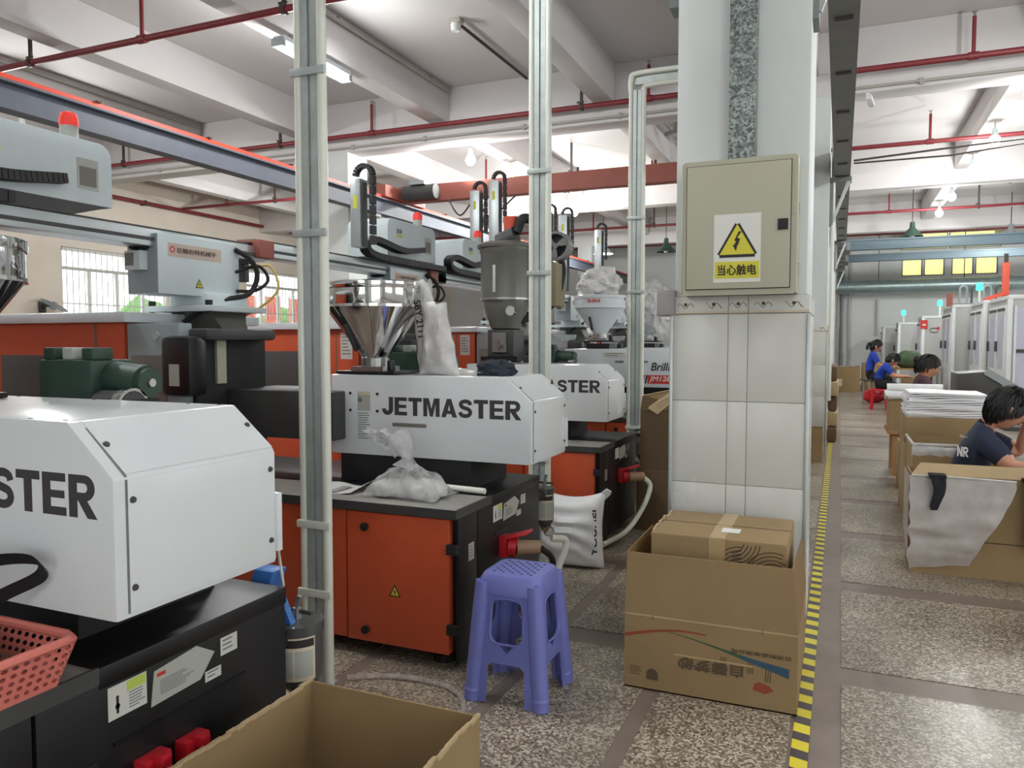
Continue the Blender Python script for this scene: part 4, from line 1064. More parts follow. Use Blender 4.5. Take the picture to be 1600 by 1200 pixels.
        for p, q in zip(pth, pth[1:]):
            d = (q-p); ch.obox((p+q)/2, d*.44, Vector((0, .02, 0)), d.cross(Vector((0, 1, 0))).normalized()*.013)
        ch.build('mast_chain', 'chain_black', a)
        sticker(a, 'front', my-y-.04, mx+2.95-.015, mx+2.95+.015, Z(z1_)-.18, Z(z1_)-.1, 'sticker_yellow')
    return T
r2 = robot(2.69, 'nearest take-out robot with long beam and warning triangle on its box', (1.78, 2.47), 1.4, 3.45)
r3 = robot(4.72, 'middle take-out robot with red beam cap behind the chrome hopper', (4.72, 5.42), 3.38, 5.6, zb=.03, red_cap=True, masts=((-2.72, 4.0, 1.85, 2.26, .035),))
r4 = robot(6.7, 'third take-out robot with twin perforated masts above the dryer', (5.9, 6.5), 5.3, 7.4, zb=.03, red_cap=True, masts=((-3.25, 6.75, 1.85, 2.72, .05), (-3.05, 6.75, 1.85, 2.8, .05)))
r5 = robot(8.7, 'fourth take-out robot half hidden behind the post and fan', (8.0, 8.7), 7.4, 9.4, zb=.03, masts=((-3.1, 8.3, 1.85, 2.75, .05), (-2.9, 8.3, 1.85, 2.7, .05)))
r6 = robot(10.8, 'fifth take-out robot with pale head behind the white hopper', (10.2, 10.9), 9.6, 11.5, zb=.05, masts=((-3.0, 10.0, 1.85, 2.75, .05),))

# ---- filter canisters at the back corner of the first three machines
def canister(x, y, z0, z1, r, back, label, near=True):
    t = thing('filter_canister', label, 'canister', (x, y, z0), 'filter canisters at the machine corners')
    h = z1-z0
    b = MB().lathe([(r*.3, -.045), (r*.4, -.03), (r*.85, 0), (r*.93, .02), (r*.93, h-.03), (r, h-.028), (r, h), (r*.2, h+.004)], (0, 0, 0), 24).build('cup', 'canister', t, smooth=True)
    MB().cyl((0, 0, h), (0, 0, h+.035), .012, n=10).cyl((0, 0, h+.035), (.01, 0, h+.07), .008, n=8).build('valve', 'steel', t)
    MB().box(-.05, .05, -.004, .004, h+.02, h+.03).build('valve_lever', 'dark_grey', t)
    def lab(u, v):
        a = R(-115 + 105*u); return ((r*.95)*math.cos(a), (r*.95)*math.sin(a), h*.1 + h*.72*v)
    l = MB().grid(10, 1, lab).build('label', 'label_cream', b, fix=False)
    def lab2(u, v):
        a = R(-112 + 99*u); return ((r*.957)*math.cos(a), (r*.957)*math.sin(a), h*.66 + h*.13*v)
    MB().grid(10, 1, lab2).build('label_band', 'ink', l, fix=False)
    def lab3(u, v):
        a = R(-108 + 45*u); return ((r*.957)*math.cos(a), (r*.957)*math.sin(a), h*.16 + h*.44*v)
    MB().grid(6, 1, lab3).build('label_text', 'sticker_dim', l, fix=False)
    def lab4(u, v):
        a = R(-58 + 42*u); return ((r*.957)*math.cos(a), (r*.957)*math.sin(a), h*.16 + h*.44*v)
    MB().grid(6, 1, lab4).build('label_text', 'sticker_dim', l, fix=False)
    MB().box(-.02, .02, back-y, -r*.8, h-.05, h-.02).build('bracket', 'black_matte', t)
    g = MB().cyl((.03, -.03, -.03), (.045, -.055, -.035), .028, n=16).build('gauge', 'chrome', t, smooth=True)
    MB().cyl((.0455, -.0555, -.035), (.046, -.057, -.035), .022, n=16).build('dial', 'sticker', g)
    MB().tube(spline([(-.02, .03, .0), (-.05, .09, .02), (-.06, .15, .1)]), .012, n=8).build('hose', 'pvc', t, smooth=True)
    return t
canister(-1.41, 1.745, .34, .51, .074, 1.63, 'filter canister with cream label at the corner of the nearest machine')
canister(-1.43, 3.8, .345, .53, .052, 3.53, 'filter canister with cream label in front of the white sack')
canister(-1.42, 5.93, .41, .59, .05, 5.475, 'small filter canister at the foot of the third post')
t = thing('air_valve', 'blue lever valve behind the corner of the nearest machine', 'valve', (-1.475, 1.69, .52))
MB().obox((0, 0, .1), (.035, 0, 0), (0, .03, 0), (.02, 0, .05)).build('body', 'valve_blue', t, bevel=.008)
MB().obox((.05, .02, .03), (.012, 0, 0), (0, .012, 0), (.035, 0, -.07)).build('lever', 'valve_blue', t, bevel=.004)

# ================================================================== things on the floor and on the machines
def wrinkle(p, s, a, seed=0.0):
    q = Vector(p)*s + Vector((seed, seed*.7, -seed))
    return Vector((mnoise.noise(q), mnoise.noise(q+Vector((31, 0, 0))), mnoise.noise(q+Vector((0, 57, 0)))))*a
def open_carton(label, x0, x1, y0, y1, h, mat='cardboard', inner='cardboard_inner', tk=.006, flaps=(), group=None, z=0.0):
    cx, cy = (x0+x1)/2, (y0+y1)/2
    t = thing('carton', label, 'carton', (cx, cy, z), group)
    a, b = (x1-x0)/2, (y1-y0)/2
    MB().box(-a, a, -b, -b+tk, 0, h).build('front_panel', mat, t)
    MB().box(-a, a, b-tk, b, 0, h).build('back_panel', mat, t)
    MB().box(-a, -a+tk, -b+tk, b-tk, 0, h).build('side_panel', mat, t)
    MB().box(a-tk, a, -b+tk, b-tk, 0, h).build('side_panel', mat, t)
    MB().box(-a+tk, a-tk, -b+tk, b-tk, 0.001, tk).build('bottom', inner, t)
    return t
def closed_carton(label, x0, x1, y0, y1, z0, z1, mat='cardboard', tape=True, group=None, rz=0):
    t = thing('carton', label, 'carton', ((x0+x1)/2, (y0+y1)/2, z0), group, rz)
    a, b, h = (x1-x0)/2, (y1-y0)/2, z1-z0
    MB().box(-a, a, -b, b, 0, h).build('body', mat, t, bevel=.004)
    MB().box(-a, a, -.002, .002, h, h+.001).build('lid_seam', 'print_dark', t)
    if tape: MB().box(-a-.001, a+.001, -.025, .025, h, h+.0008).box(-a-.0012, -a, -.025, .025, h-.07, h).box(a, a+.0012, -.025, .025, h-.07, h).build('packing_tape', 'tape_clear', t)
    return t

# --- near carton in front of the first machine
t = open_carton('open empty carton at the bottom edge, beside the nearest machine', -1.25, -.765, 1.0, 1.6, .42)
mb = MB()
rg = random.Random(3)
def rim(mb, p, q, n, w):
    for k in range(n):
        a = Vector(p).lerp(Vector(q), k/n); b = Vector(p).lerp(Vector(q), (k+1)/n)
        j = Vector((rg.uniform(-1, 1)*w, rg.uniform(-1, 1)*w*.3, rg.uniform(0, 1)*w)); mb.obox((a+b)/2+j, (b-a)*.55, Vector((.004, .002, 0)), Vector((0, 0, .004)))
for sx in (-.24, .24):
    mb = MB(); rim(mb, (sx, -.3, .42), (sx, .3, .42), 26, .003); mb.build('torn_rim', 'cardboard_light', t)
MB().grid(14, 10, lambda u, v: (.2-.28*u, .22-.2*v, .012+.05*abs(mnoise.noise(Vector((u*4, v*4, 2)))))).build('plastic_liner', 'bag_film', t, smooth=True)

# --- printed carton by the pillar with its flaps standing up
t = thing('carton', 'open printed carton standing in front of the tiled pillar', 'carton', (-.42, 2.79, 0))
X0, X1, D, H, HF = -.307, .308, .655, .282, .234
F = MB().box(X0, X1, 0, .006, 0, H).build('front_panel', 'cardboard', t)
MB().box(X0, X1, D-.006, D, 0, H).build('back_panel', 'cardboard', t)
MB().box(X0, X0+.006, .006, D-.006, 0, H).build('side_panel', 'cardboard', t)
MB().box(X1-.006, X1, .006, D-.006, 0, H).build('side_panel', 'cardboard', t)
MB().box(X0, X1, 0, D, 0.001, .006).build('bottom', 'cardboard_inner', t)
MB().hexa([(X0, 0, H+.003), (X1, 0, H+.003), (X1, .005, H+.003), (X0, .005, H+.003)], [(X0+.008, .004, H+HF), (X1-.02, .004, H+HF), (X1-.02, .009, H+HF), (X0+.008, .009, H+HF)]).build('front_flap', 'cardboard', t)
MB().hexa([(X0, .006, H), (X0+.005, .006, H), (X0+.005, D, H), (X0, D, H)], [(X0+.004, .01, H+HF), (X0+.009, .01, H+HF), (X0+.004, D-.2, H+HF), (X0-.001, D-.2, H+HF)]).build('side_flap', 'cardboard_inner', t)
MB().hexa([(X1-.005, .006, H), (X1, .006, H), (X1, D, H), (X1-.005, D, H)], [(X1-.025, .01, H+HF), (X1-.02, .01, H+HF), (X1-.01, D-.2, H+HF), (X1-.015, D-.2, H+HF)]).build('side_flap', 'cardboard_inner', t)
MB().box(X0, X1, -.0008, .003, H-.002, H+.004).build('fold_line', 'cardboard_light', t)
for x in (-.2, .19): MB().box(x-.001, x+.001, -.0016, 0, H-.01, H+.005).build('fold_mark', 'ink', F)
def ribbon(pts, mat, name, par, y=-.0006):
    m = MB()
    for (x, z, w), (x2, z2, w2) in zip(pts, pts[1:]): m.add([(x, y, z-w), (x2, y, z2-w2), (x2, y, z2+w2), (x, y, z+w)], [(0, 1, 2, 3)])
    m.build(name, mat, par)
cv = [(X0+.002 + .30*q/11, .2+.043*math.sin(q/11*math.pi*.62), .0025+.004*(1-q/11)) for q in range(12)]
ribbon(cv, 'print_red', 'red_wave', F)
cv = [(-.17+.45*q/14, .236-.1*(q/14)**1.3+.03*max(0, q/14-.7), .001+.016*(q/14)**2.2) for q in range(15)]
ribbon(cv, 'print_green', 'green_wave', F, -.0008)
ribbon([(x, z+.0, w) for x, z, w in cv[9:]], 'print_blue', 'blue_wave', F, -.001)
text('自馨梦纱', 'print_dark', .042, F, (.01, -.0012, .125), 'front', bold=.03, rot=180, width=.23, align='CENTER')
text('日用制品有限公司', 'print_dark', .014, F, (.185, -.0012, .2), 'front', bold=.03, rot=180, width=.2, align='CENTER')
MB().prism([(-.2+.022*math.cos(R(a)), .062+.022*math.sin(R(a))) for a in range(0, 181, 20)] + [(-.222, .042), (-.178, .042)], 'y', -.0012, 0).build('round_mark', 'print_dark', F)
print_lines(F, 'front', -.0004, -.285, -.232, .05, .085, 5, 'print_dark')
for k, x in enumerate((-.09, .045, .2, .14)):
    for q in range(3): MB().prism([(x+.008*q, .105+.02*(k % 2)), (x+.003+.008*q, .105+.02*(k % 2)), (x+.006+.008*q, .15+.02*(k % 2)), (x+.003+.008*q, .15+.02*(k % 2))], 'y', -.0012, 0).build('slash_mark', 'print_dark', F)
MB().prism([(.16, .07), (.2, .06), (.23, .075), (.215, .09), (.18, .1), (.165, .09)], 'y', -.0012, 0).build('flower_mark', 'print_red', F)
MB().box(-.12, .16, -.0016, -.0006, .149, .155).build('packing_tape', 'tape_clear', F)

# --- closed carton resting inside it
t = thing('carton', 'taped closed carton sitting inside the open printed carton', 'carton', (-.41, 2.92, .007))
mb = MB().box(-.25, .25, 0, .44, 0, .56)
B = mb.build('body', 'cardboard', t, bevel=.012)
MB().box(-.25, .25, .217, .221, .56, .5615).build('lid_seam', 'print_dark', t)
MB().box(-.03, .03, -.0015, 0, .3, .56).box(-.03, .03, 0, .44, .56, .5612).build('packing_tape', 'tape_clear', t)
MB().box(.0, .07, .1, .17, .5613, .5623).build('paper_label', 'paper', t)
m = MB()
for cx, cz, a0, a1 in ((.09, .43, 90, 185), (.05, .56, 275, 360), (.2, .42, 20, 165)):
    for k in range(5):
        r = .05+.014*k
        pts = [(cx+r*math.cos(R(a0+(a1-a0)*q/12)), cz+r*math.sin(R(a0+(a1-a0)*q/12))) for q in range(13)]
        pts = [(x, z) for x, z in pts if -.02 < x < .245 and .31 < z < .55]
        for (x, z), (x2, z2) in zip(pts, pts[1:]):
            d = Vector((x2-x, z2-z));
            if d.length > .05: continue
            nrm = Vector((-d.y, d.x)).normalized()*.0022
            m.add([(x-nrm.x, -.0008, z-nrm.y), (x2-nrm.x, -.0008, z2-nrm.y), (x2+nrm.x, -.0008, z2+nrm.y), (x+nrm.x, -.0008, z+nrm.y)], [(0, 1, 2, 3)])
m.build('arc_print', 'print_dark', B)
rim2 = MB(); rim(rim2, (-.25, .01, .55), (-.25, .4, .56), 14, .006); rim2.build('torn_edge', 'cardboard_light', t)

# --- plastic stool
def stool(label, x, y, group=None, hgt=.462):
    t = thing('plastic_stool', label, 'stool', (x, y, 0), group)
    wt, wb, zt = .112, .147, hgt
    def W(z): return wb + (wt-wb)*z/zt
    def bnd(z):   # inner half-opening as a share of the half width (0 = solid)
        if z < .13: return .52
        if z < .145: return .52 - (.52-.4)*(z-.13)/.015
        if z <= .215: return 0
        r = .035
        if z < .38:
            b = .47
            for e in (.216, .38):
                d = abs(z-e)
                if d < r: b = min(b, .47 - (r/W(z))*(1-math.sqrt(max(0, 1-((r-d)/r)**2)))*1.0)
            return b
        return 0
    zs = [0, .13, .138, .1449, .145, .18, .2155, .216, .221, .227, .235, .244, .251, .30, .345, .352, .361, .369, .375, .3799, .38, .41, .44]
    for q in range(4):
        rot = Matrix.Rotation(math.pi/2*q, 3, 'Z'); m = MB()
        for z0, z1 in zip(zs, zs[1:]):
            b0, b1 = bnd(z0+1e-6), bnd(z1-1e-6)
            for s in (-1, 1):
                P = [(s*W(z0)*.97, -W(z0), z0), (s*W(z0)*b0, -W(z0), z0), (s*W(z1)*b1, -W(z1), z1), (s*W(z1)*.97, -W(z1), z1)]
                P2 = [(a, b+.006, c) for a, b, c in P]
                m.hexa([tuple(rot @ Vector(v)) for v in P], [tuple(rot @ Vector(v)) for v in P2])
        side = m.build('side_panel', 'stool_blue', t)
        # raised frame around the opening
        fr = []
        for z in (.216, .221, .227, .235, .251, .345, .361, .369, .375, .38): fr.append((-W(z)*(bnd(z)+.05), -W(z)-.001, z))
        fr2 = [(-a, b, c) for a, b, c in reversed(fr)]
        loop = fr + fr2 + [fr[0]]
        MB().tube([tuple(rot @ Vector(v)) for v in loop], .0045, n=6).build('opening_rim', 'stool_blue', side, smooth=True)
        lo = Vector((-wb+.012, -wb+.012, 0)); hi = Vector((-wt+.012, -wt+.012, zt-.03))
        leg = MB().tube([rot @ lo.lerp(hi, k/5) for k in range(6)], .026, n=12, rs=[.03, .03, .031, .032, .032, .031]).build('leg', 'stool_blue', t, smooth=True)
        MB().cyl(rot @ lo.lerp(hi, .085), rot @ lo.lerp(hi, .105), .033, .03, n=14).build('foot_collar', 'stool_blue', leg, smooth=True)
    def sq(w, r, z):
        out = []
        for cx, cy, a0 in ((1, 1, 0), (-1, 1, 90), (-1, -1, 180), (1, -1, 270)):
            for k in range(4):
                a = R(a0+30*k); out.append((cx*(w-r)+r*math.cos(a), cy*(w-r)+r*math.sin(a), z))
        return out
    top = MB(); rings = [sq(wt+.012, .04, zt-.07), sq(wt+.008, .04, zt-.02), sq(wt-.002, .04, zt-.003), sq(wt-.02, .03, zt)]
    n = 16; vs = sum(rings, []); fs = [(i*n+k, i*n+(k+1) % n, (i+1)*n+(k+1) % n, (i+1)*n+k) for i in range(3) for k in range(n)] + [tuple(range(3*n, 4*n))]
    top.add(vs, fs); seat = top.build('seat', 'stool_blue', t, smooth=True)
    m = MB()
    for i in range(-4, 5):
        for j in range(-4, 5):
            if (i+j) % 2 == 0: m.cyl((i*.018, j*.018, zt-.001), (i*.018, j*.018, zt+.0006), .0055, n=8)
    m.build('perforations', 'shirt_navy', seat)
    return t
stool('periwinkle blue plastic stool in front of the orange machine', -1.08, 2.61)

# --- white sack
def sack_mesh(w, h, th, seed, lean=0.0, n=26):
    m = MB()
    for s in (-1, 1):
        def fn(u, v, s=s):
            a, b = 2*u-1, 2*v-1
            full = (1-abs(a)**2.6)*(1-abs(b)**3.0)
            x = a*w/2*(1-.1*(1-b*b)*.6 + .06*max(0, b)**2)
            z = h*v + .06*h*max(0, b)**3*(abs(a)**2) - .05*h*max(0, b)**2*(1-a*a)
            bulge = th/2*full**.55*(1.15-.35*v)
            p = Vector((x, s*bulge, z))
            p += wrinkle((x, s*.2, z), 9, .012*full**.5, seed) + Vector((0, s*.008*math.sin(z*70+x*12+3*mnoise.noise(Vector((x*6, z*4, seed))))*full**.5, 0))
            p.y += lean*v
            p.z = max(p.z, .0)
            return tuple(p)
        m.grid(n, n, fn)
    return m
t = thing('sack', 'full white plastic sack slumped on the floor between two machines', 'sack', (-1.42, 4.22, 0))
o = sack_mesh(.4, .43, .22, 2.0, -.02).build('sack_body', 'sack_white', t, smooth=True)
MB().tube([(-.19, 0, .4), (-.2, .0, .45), (-.18, .01, .49)], .03, n=8, rs=[.02, .032, .02], flat=.4).tube([(.18, 0, .4), (.21, -.01, .44), (.225, -.01, .46)], .03, n=8, rs=[.02, .03, .022], flat=.4).build('sack_ears', 'sack_white', t, smooth=True)
text('YOUHEI', 'ink', .035, t, (.155, -.07, .22), 'front', bold=.02, rot=92, width=.26, align='CENTER')

# --- pink basket with a black bag
def perforated(mb, p, ux, uz, nu, nz, hole=.62):
    """wall of nu x nz cells with octagonal holes"""
    p, ux, uz = Vector(p), Vector(ux), Vector(uz)
    for i in range(nu):
        for j in range(nz):
            c = p + ux*((i+.5)/nu) + uz*((j+.5)/nz); a, b = ux/(2*nu), uz/(2*nz)
            out = [c+a*x+b*y for x, y in ((1, -1), (1, 0), (1, 1), (0, 1), (-1, 1), (-1, 0), (-1, -1), (0, -1))]
            inn = [c+a*(hole*math.cos(R(45*k-45)))+b*(hole*math.sin(R(45*k-45))) for k in range(8)]
            mb.add(out+inn, [(k, (k+1) % 8, 8+(k+1) % 8, 8+k) for k in range(8)])
t = thing('basket', 'pink perforated plastic basket on the ledge of the nearest machine', 'basket', (-1.505, .86, .648))
bw, bl, bh = .15, .115, .094
tw, tl = .185, .135
for q, (nu) in enumerate((17, 13, 17, 13)):
    cb = [(-bw, -bl, 0), (bw, -bl, 0), (bw, bl, 0), (-bw, bl, 0)]; ct = [(-tw, -tl, bh), (tw, -tl, bh), (tw, tl, bh), (-tw, tl, bh)]
    a, b, d = Vector(cb[q]), Vector(cb[(q+1) % 4]), Vector(ct[q])
    e = Vector(ct[(q+1) % 4])
    m = MB()
    nz = 5
    for j in range(nz):
        lo0, lo1 = a.lerp(d, .08+.84*j/nz), b.lerp(e, .08+.84*j/nz); hi0 = a.lerp(d, .08+.84*(j+1)/nz)
        perforated(m, lo0, lo1-lo0, hi0-lo0, nu, 1)
    for f0, f1 in ((0, .08), (.92, 1)): m.add([a.lerp(d, f0), b.lerp(e, f0), b.lerp(e, f1), a.lerp(d, f1)], [(0, 1, 2, 3)])
    m.build('basket_wall', 'basket_pink', t, fix=False)
MB().box(-bw, bw, -bl, bl, 0, .003).build('basket_floor', 'basket_pink', t)
r = [(-tw, -tl), (tw-.03, -tl), (tw-.008, -tl+.008), (tw, -tl+.03), (tw, tl-.03), (tw-.008, tl-.008), (tw-.03, tl), (-tw+.03, tl), (-tw, tl-.03), (-tw, -tl)]
MB().tube([(x, y, bh) for x, y in r], .009, n=8).build('rim', 'basket_pink', t, smooth=True)
t = thing('bag', 'black cloth bag with white lettering and a looped strap in the pink basket', 'bag', (-1.53, .86, .652))
MB().ball((0, -.005, .05), (.125, .095, .07), 22, 14, lambda p: p*(1+.22*mnoise.noise(p*2.2)+.08*mnoise.noise(p*6))).build('bag_body', 'bag_black', t, smooth=True)
st = spline([(-.1, .03, .08), (-.02, .06, .12), (.06, .1, .165), (.12, .13, .2), (.11, .12, .23), (.03, .09, .225), (-.05, .05, .19), (-.12, .02, .12)], 8)
m = MB()
for p, q in zip(st, st[1:]):
    d = (q-p); w = Vector((.004, -.012, .013))
    m.add([p-w, q-w, q+w, p+w], [(0, 1, 2, 3)])
    nn = d.cross(w).normalized()*.002
    m.add([p-w+nn, p+w+nn, q+w+nn, q-w+nn], [(0, 1, 2, 3)])
m.build('strap', 'bag_black', t, smooth=True, fix=False)
o = text('SZEAH', 'paper', .018, t, (.1, -.0, .06), 'top', bold=.02, rot=58, width=.07); o.rotation_euler = (R(20), R(35), 0); o.location = (.095, -.05, .085)

# --- bag of pellets, paper and rod on the second machine's ledge
t = thing('plastic_bag', 'tied clear bag of white pellets lying on the steel ledge', 'bag', (-1.69, 2.83, .65))
def tent(sx, sy, sz, seed, lift=.004):
    m = MB()
    def fn(u, v):
        a, b = 2*u-1, 2*v-1
        rr = (abs(a)**3+abs(b)**3)**(1/3)
        r = min(1.0, .55*rr+.45*max(abs(a), abs(b)))
        cr = 1-.16*(1-abs(a))*abs(b)-.14*(1-abs(b))*abs(a)      # pinched sides, pointed corners
        z = sz*max(0.0, 1-r)**.55
        p = Vector((a*sx*cr, b*sy*cr, z+lift)) + wrinkle((a, b, 0), 3.2, .014*min(1, (1-r)*4), seed)
        p += Vector((0, 0, .006*math.sin(14*math.atan2(b, a))*min(1, (1-r)*3)))
        p.z = max(p.z, .002)
        return tuple(p)
    return m.grid(34, 26, fn)
tent(.19, .115, .135, 3).build('bag_skin', 'bag_film', t, smooth=True)
MB().ball((-.07, -.01, .02), (.1, .08, .045), 20, 10, lambda p: Vector((p.x, p.y, max(p.z, -.4)))*(1+.06*mnoise.noise(p*5))).build('pellets', 'sticker', t, smooth=True)
MB().ball((.08, .01, .02), (.1, .085, .05), 20, 10, lambda p: Vector((p.x, p.y, max(p.z, -.4)))*(1+.06*mnoise.noise(p*5))).build('pellets', 'sticker', t, smooth=True)
MB().tube([(-.01, 0, .12), (0, 0, .16), (-.02, .0, .2), (-.06, 0, .26)], .02, n=10, rs=[.06, .02, .045, .06], flat=.5).build('knot', 'bag_film', t, smooth=True)
MB().grid(12, 12, lambda u, v: tuple(Vector((-.02-.12*v+.1*(u-.5)*(1+v), .02*math.sin(u*9), .16+.11*v)) + wrinkle((u*2, v*2, 0), 3, .03, 5))).build('loose_tail', 'bag_film', t, smooth=True)
t = thing('paper_sheet', 'curled paper sheets under the nearest post on the steel ledge', 'paper', (-2.06, 2.84, .645))
MB().grid(10, 8, lambda u, v: (-.13+.26*u, -.09+.2*v, .003+.028*max(0, u-.7)/.3*v+.006*math.sin(u*7))).build('sheet', 'paper', t, smooth=True)
MB().grid(6, 6, lambda u, v: (-.16+.2*u, -.08+.14*v, .002)).build('sheet', 'sticker_dim', t)
solo('plastic_rod', MB().cyl((-1.78, 2.99, .665), (-1.39, 2.965, .662), .013, n=10), 'pvc', 'pale green plastic rod lying behind the bag of pellets', 'rod', (-1.6, 2.98, .65), smooth=True)

# --- empty film bags stuffed beside the chrome hopper, dark cloth
t = thing('plastic_bag', 'tall empty white bag with black lettering leaning on the chrome hopper', 'bag', (-1.75, 3.17, 1.15))
def flatbag(w, h, th, seed, dx=0.0, top=.75):
    m = MB()
    for s in (-1, 1):
        def fn(u, v, s=s):
            a = 2*u-1
            ww = w*(1-(1-top)*v)
            p = Vector((a*ww/2+dx*v, s*th*(1-a**4)*(1-(2*v-1)**6)+s*.002, h*v))
            return tuple(p + wrinkle((a*.4, v, s), 5, .016, seed))
        m.grid(12, 20, fn)
    return m
b1 = flatbag(.13, .44, .02, 1, -.06, .8).build('bag_sheet', 'bag_milky', t, smooth=True); b1.location = (-.02, .02, 0)
b2 = flatbag(.2, .335, .03, 8, -.03, .62).build('bag_sheet', 'bag_milky', t, smooth=True); b2.location = (.05, -.03, 0)
MB().grid(12, 6, lambda u, v: tuple(Vector((.02+.24*u, -.02+.1*v-.02*u, .012+.03*(1-u)*math.sin(v*3.1))) + wrinkle((u*2, v*2, 0), 3, .012, 3))).build('bag_tail', 'bag_milky', t, smooth=True)
text('SBY 2111', 'ink', .034, t, (-.045, -.052, .26), 'front', bold=.015, rot=-82, width=.17, align='CENTER')
def crumple(seed, amp=.28):
    return lambda p: p*(1+amp*mnoise.noise(p*2.1+Vector((seed, 0, 0)))+amp*.45*mnoise.noise(p*5.5+Vector((0, seed, 0))))
solo('cloth', MB().ball((-1.455, 3.23, 1.168), (.095, .08, .05), 24, 14, lambda p: Vector((p.x, p.y, max(p.z, -.45)))*(1+.35*mnoise.noise(p*2.3+Vector((4, 0, 0)))+.2*mnoise.noise(p*6))), 'cloth_dark', 'crumpled dark navy cloth on top of the second machine cover', 'cloth', (-1.455, 3.23, 1.15), smooth=True)
t = thing('plastic_bag', 'crumpled grey film bag with print on the first white hopper', 'bag', (-2.1, 7.0, 1.74))
MB().ball((0, 0, .11), (.2, .17, .15), 56, 36, lambda p: crumple(3)(p)*(1+.06*mnoise.noise(p*12))).build('bag_body', 'bag_milky', t, smooth=True)
flatbag(.2, .26, .04, 4, .04, .7).build('bag_top', 'bag_milky', t, smooth=True).location = (.06, -.02, 0)
t = thing('plastic_bag', 'clear film bag covering the second white hopper beside the pillar', 'bag', (-2.05, 8.9, 1.5))
MB().ball((0, 0, .2), (.27, .26, .3), 56, 36, lambda p: crumple(11, .16)(p)*(1+.05*mnoise.noise(p*11))).build('bag_body', 'bag_film', t, smooth=True)
MB().grid(12, 14, lambda u, v: tuple(Vector((.05+.24*u+.1*v, -.27, .35-.5*v)) + wrinkle((u*2, v*2, 0), 3, .05, 9))).build('bag_tail', 'bag_milky', t, smooth=True)

# --- cartons stacked behind the pillar on the left
g = 'cartons stacked behind the pillar'
closed_carton('lower brown carton of the stack between pillar and machines', -1.28, -.84, 5.2, 5.75, 0, .42, 'cardboard_dark', group=g)
t = open_carton('upper brown carton of the stack with a flap sticking out', -1.26, -.86, 5.22, 5.72, .42, 'cardboard_dark', group=g, z=.42)
MB().hexa([(-.2, -.25, .42), (.2, -.25, .42), (.2, -.245, .42), (-.2, -.245, .42)], [(-.16, -.36, .52), (.2, -.3, .6), (.2, -.295, .605), (-.16, -.355, .525)]).build('flap', 'cardboard_light', t)
t = thing('cardboard_sheet', 'tall cardboard sheets leaning on the left side of the pillar', 'cardboard', (-.86, 4.3, 0))
for k in range(2): MB().hexa([(-.05+.03*k, 0, 0), (-.044+.03*k, 0, 0), (-.044+.03*k, .5, 0), (-.05+.03*k, .5, 0)], [(.08+.02*k, 0, 1.25-.1*k), (.086+.02*k, 0, 1.25-.1*k), (.086+.02*k, .5, 1.2-.1*k), (.08+.02*k, .5, 1.2-.1*k)]).build('sheet', 'cardboard_light' if k == 0 else 'cardboard', t)
MB().hexa([(.0, -.01, 1.02), (.1, -.01, 1.05), (.1, -.004, 1.06), (.0, -.004, 1.03)], [(-.12, -.05, .93), (-.07, -.05, .9), (-.07, -.045, .91), (-.12, -.045, .94)]).build('torn_flap', 'cardboard_light', t)

# --- hoses and cables at floor level
def hose(label, pts, r, mat, name='hose', cat='hose', n=8):
    p = spline(pts, 10); loc = tuple(p[0])
    return solo(name, MB().tube(p, r, n=n), mat, label, cat, loc, smooth=True)
hose('thick white hose hanging from the red plug of the third machine', [(-1.2, 5.07, .395), (-1.16, 5.1, .33), (-1.19, 5.02, .2), (-1.25, 4.82, .08), (-1.34, 4.6, .035)], .017, 'pvc')
hose('black cable dropping from the red plug of the second machine', [(-1.195, 3.13, .395), (-1.15, 3.16, .33), (-1.2, 3.2, .15), (-1.3, 3.3, .02)], .014, 'rubber', 'cable', 'cable')
hose('white hose beside the black cable at the second machine', [(-1.3, 3.55, .33), (-1.24, 3.6, .3), (-1.27, 3.5, .15), (-1.33, 3.4, .02)], .018, 'pvc')
hose('clear hose curving over the floor at the foot of the nearest post', [(-1.72, 2.42, .012), (-1.55, 2.5, .012), (-1.33, 2.5, .012), (-1.2, 2.38, .012), (-1.18, 2.2, .012), (-1.24, 2.05, .012)], .01, 'hose_clear')
hose('yellow air tube arching down from the gripper of the middle robot', [(-2.98, 3.34, 1.7), (-2.9, 3.4, 1.72), (-2.86, 3.42, 1.6), (-2.92, 3.36, 1.5), (-3.05, 3.28, 1.42), (-3.15, 3.2, 1.375)], .007, 'tube_yellow', 'tube', 'tube')
hose('thin wires hanging off the cover of the nearest machine', [(-1.3, 1.5, .86), (-1.34, 1.58, .8), (-1.4, 1.66, .72), (-1.42, 1.7, .62)], .004, 'pvc', 'wire', 'wire')

# --- wall fan on the left wall
t = thing('wall_fan', 'small wall fan tilted on the left wall beside the window', 'fan', (-13.6, 9.72, 1.97))
MB().box(0, .05, -.06, .06, -.12, .08).cyl((.05, 0, 0), (.22, .05, .02), .03, n=10).build('mount', 'dark_grey', t)
d = Vector((.35, .25, .8)).normalized()
MB().cyl(Vector((.25, .06, .0))-d*.06, Vector((.25, .06, .0))+d*.08, .06, .04, n=14).build('motor', 'robot_dim', t, smooth=True)
m = MB(); m.ring((.25, .06, .0), d, .24, .22, .03, 28)
for k in range(3): m.ring(Vector((.25, .06, 0))+d*.03, d, .05+.05*k, .045+.05*k, .004, 20)
m.build('guard', 'robot_dim', t)
m = MB()
a = d.orthogonal().normalized(); b = d.cross(a)
for k in range(3):
    c, s = math.cos(R(120*k)), math.sin(R(120*k)); u = a*c+b*s; w = b*c-a*s
    m.obox(Vector((.25, .06, 0))+d*.015+u*.1, u*.08, w*.05+d*.01, d*.003)
m.build('blades', 'fan_grey', t)

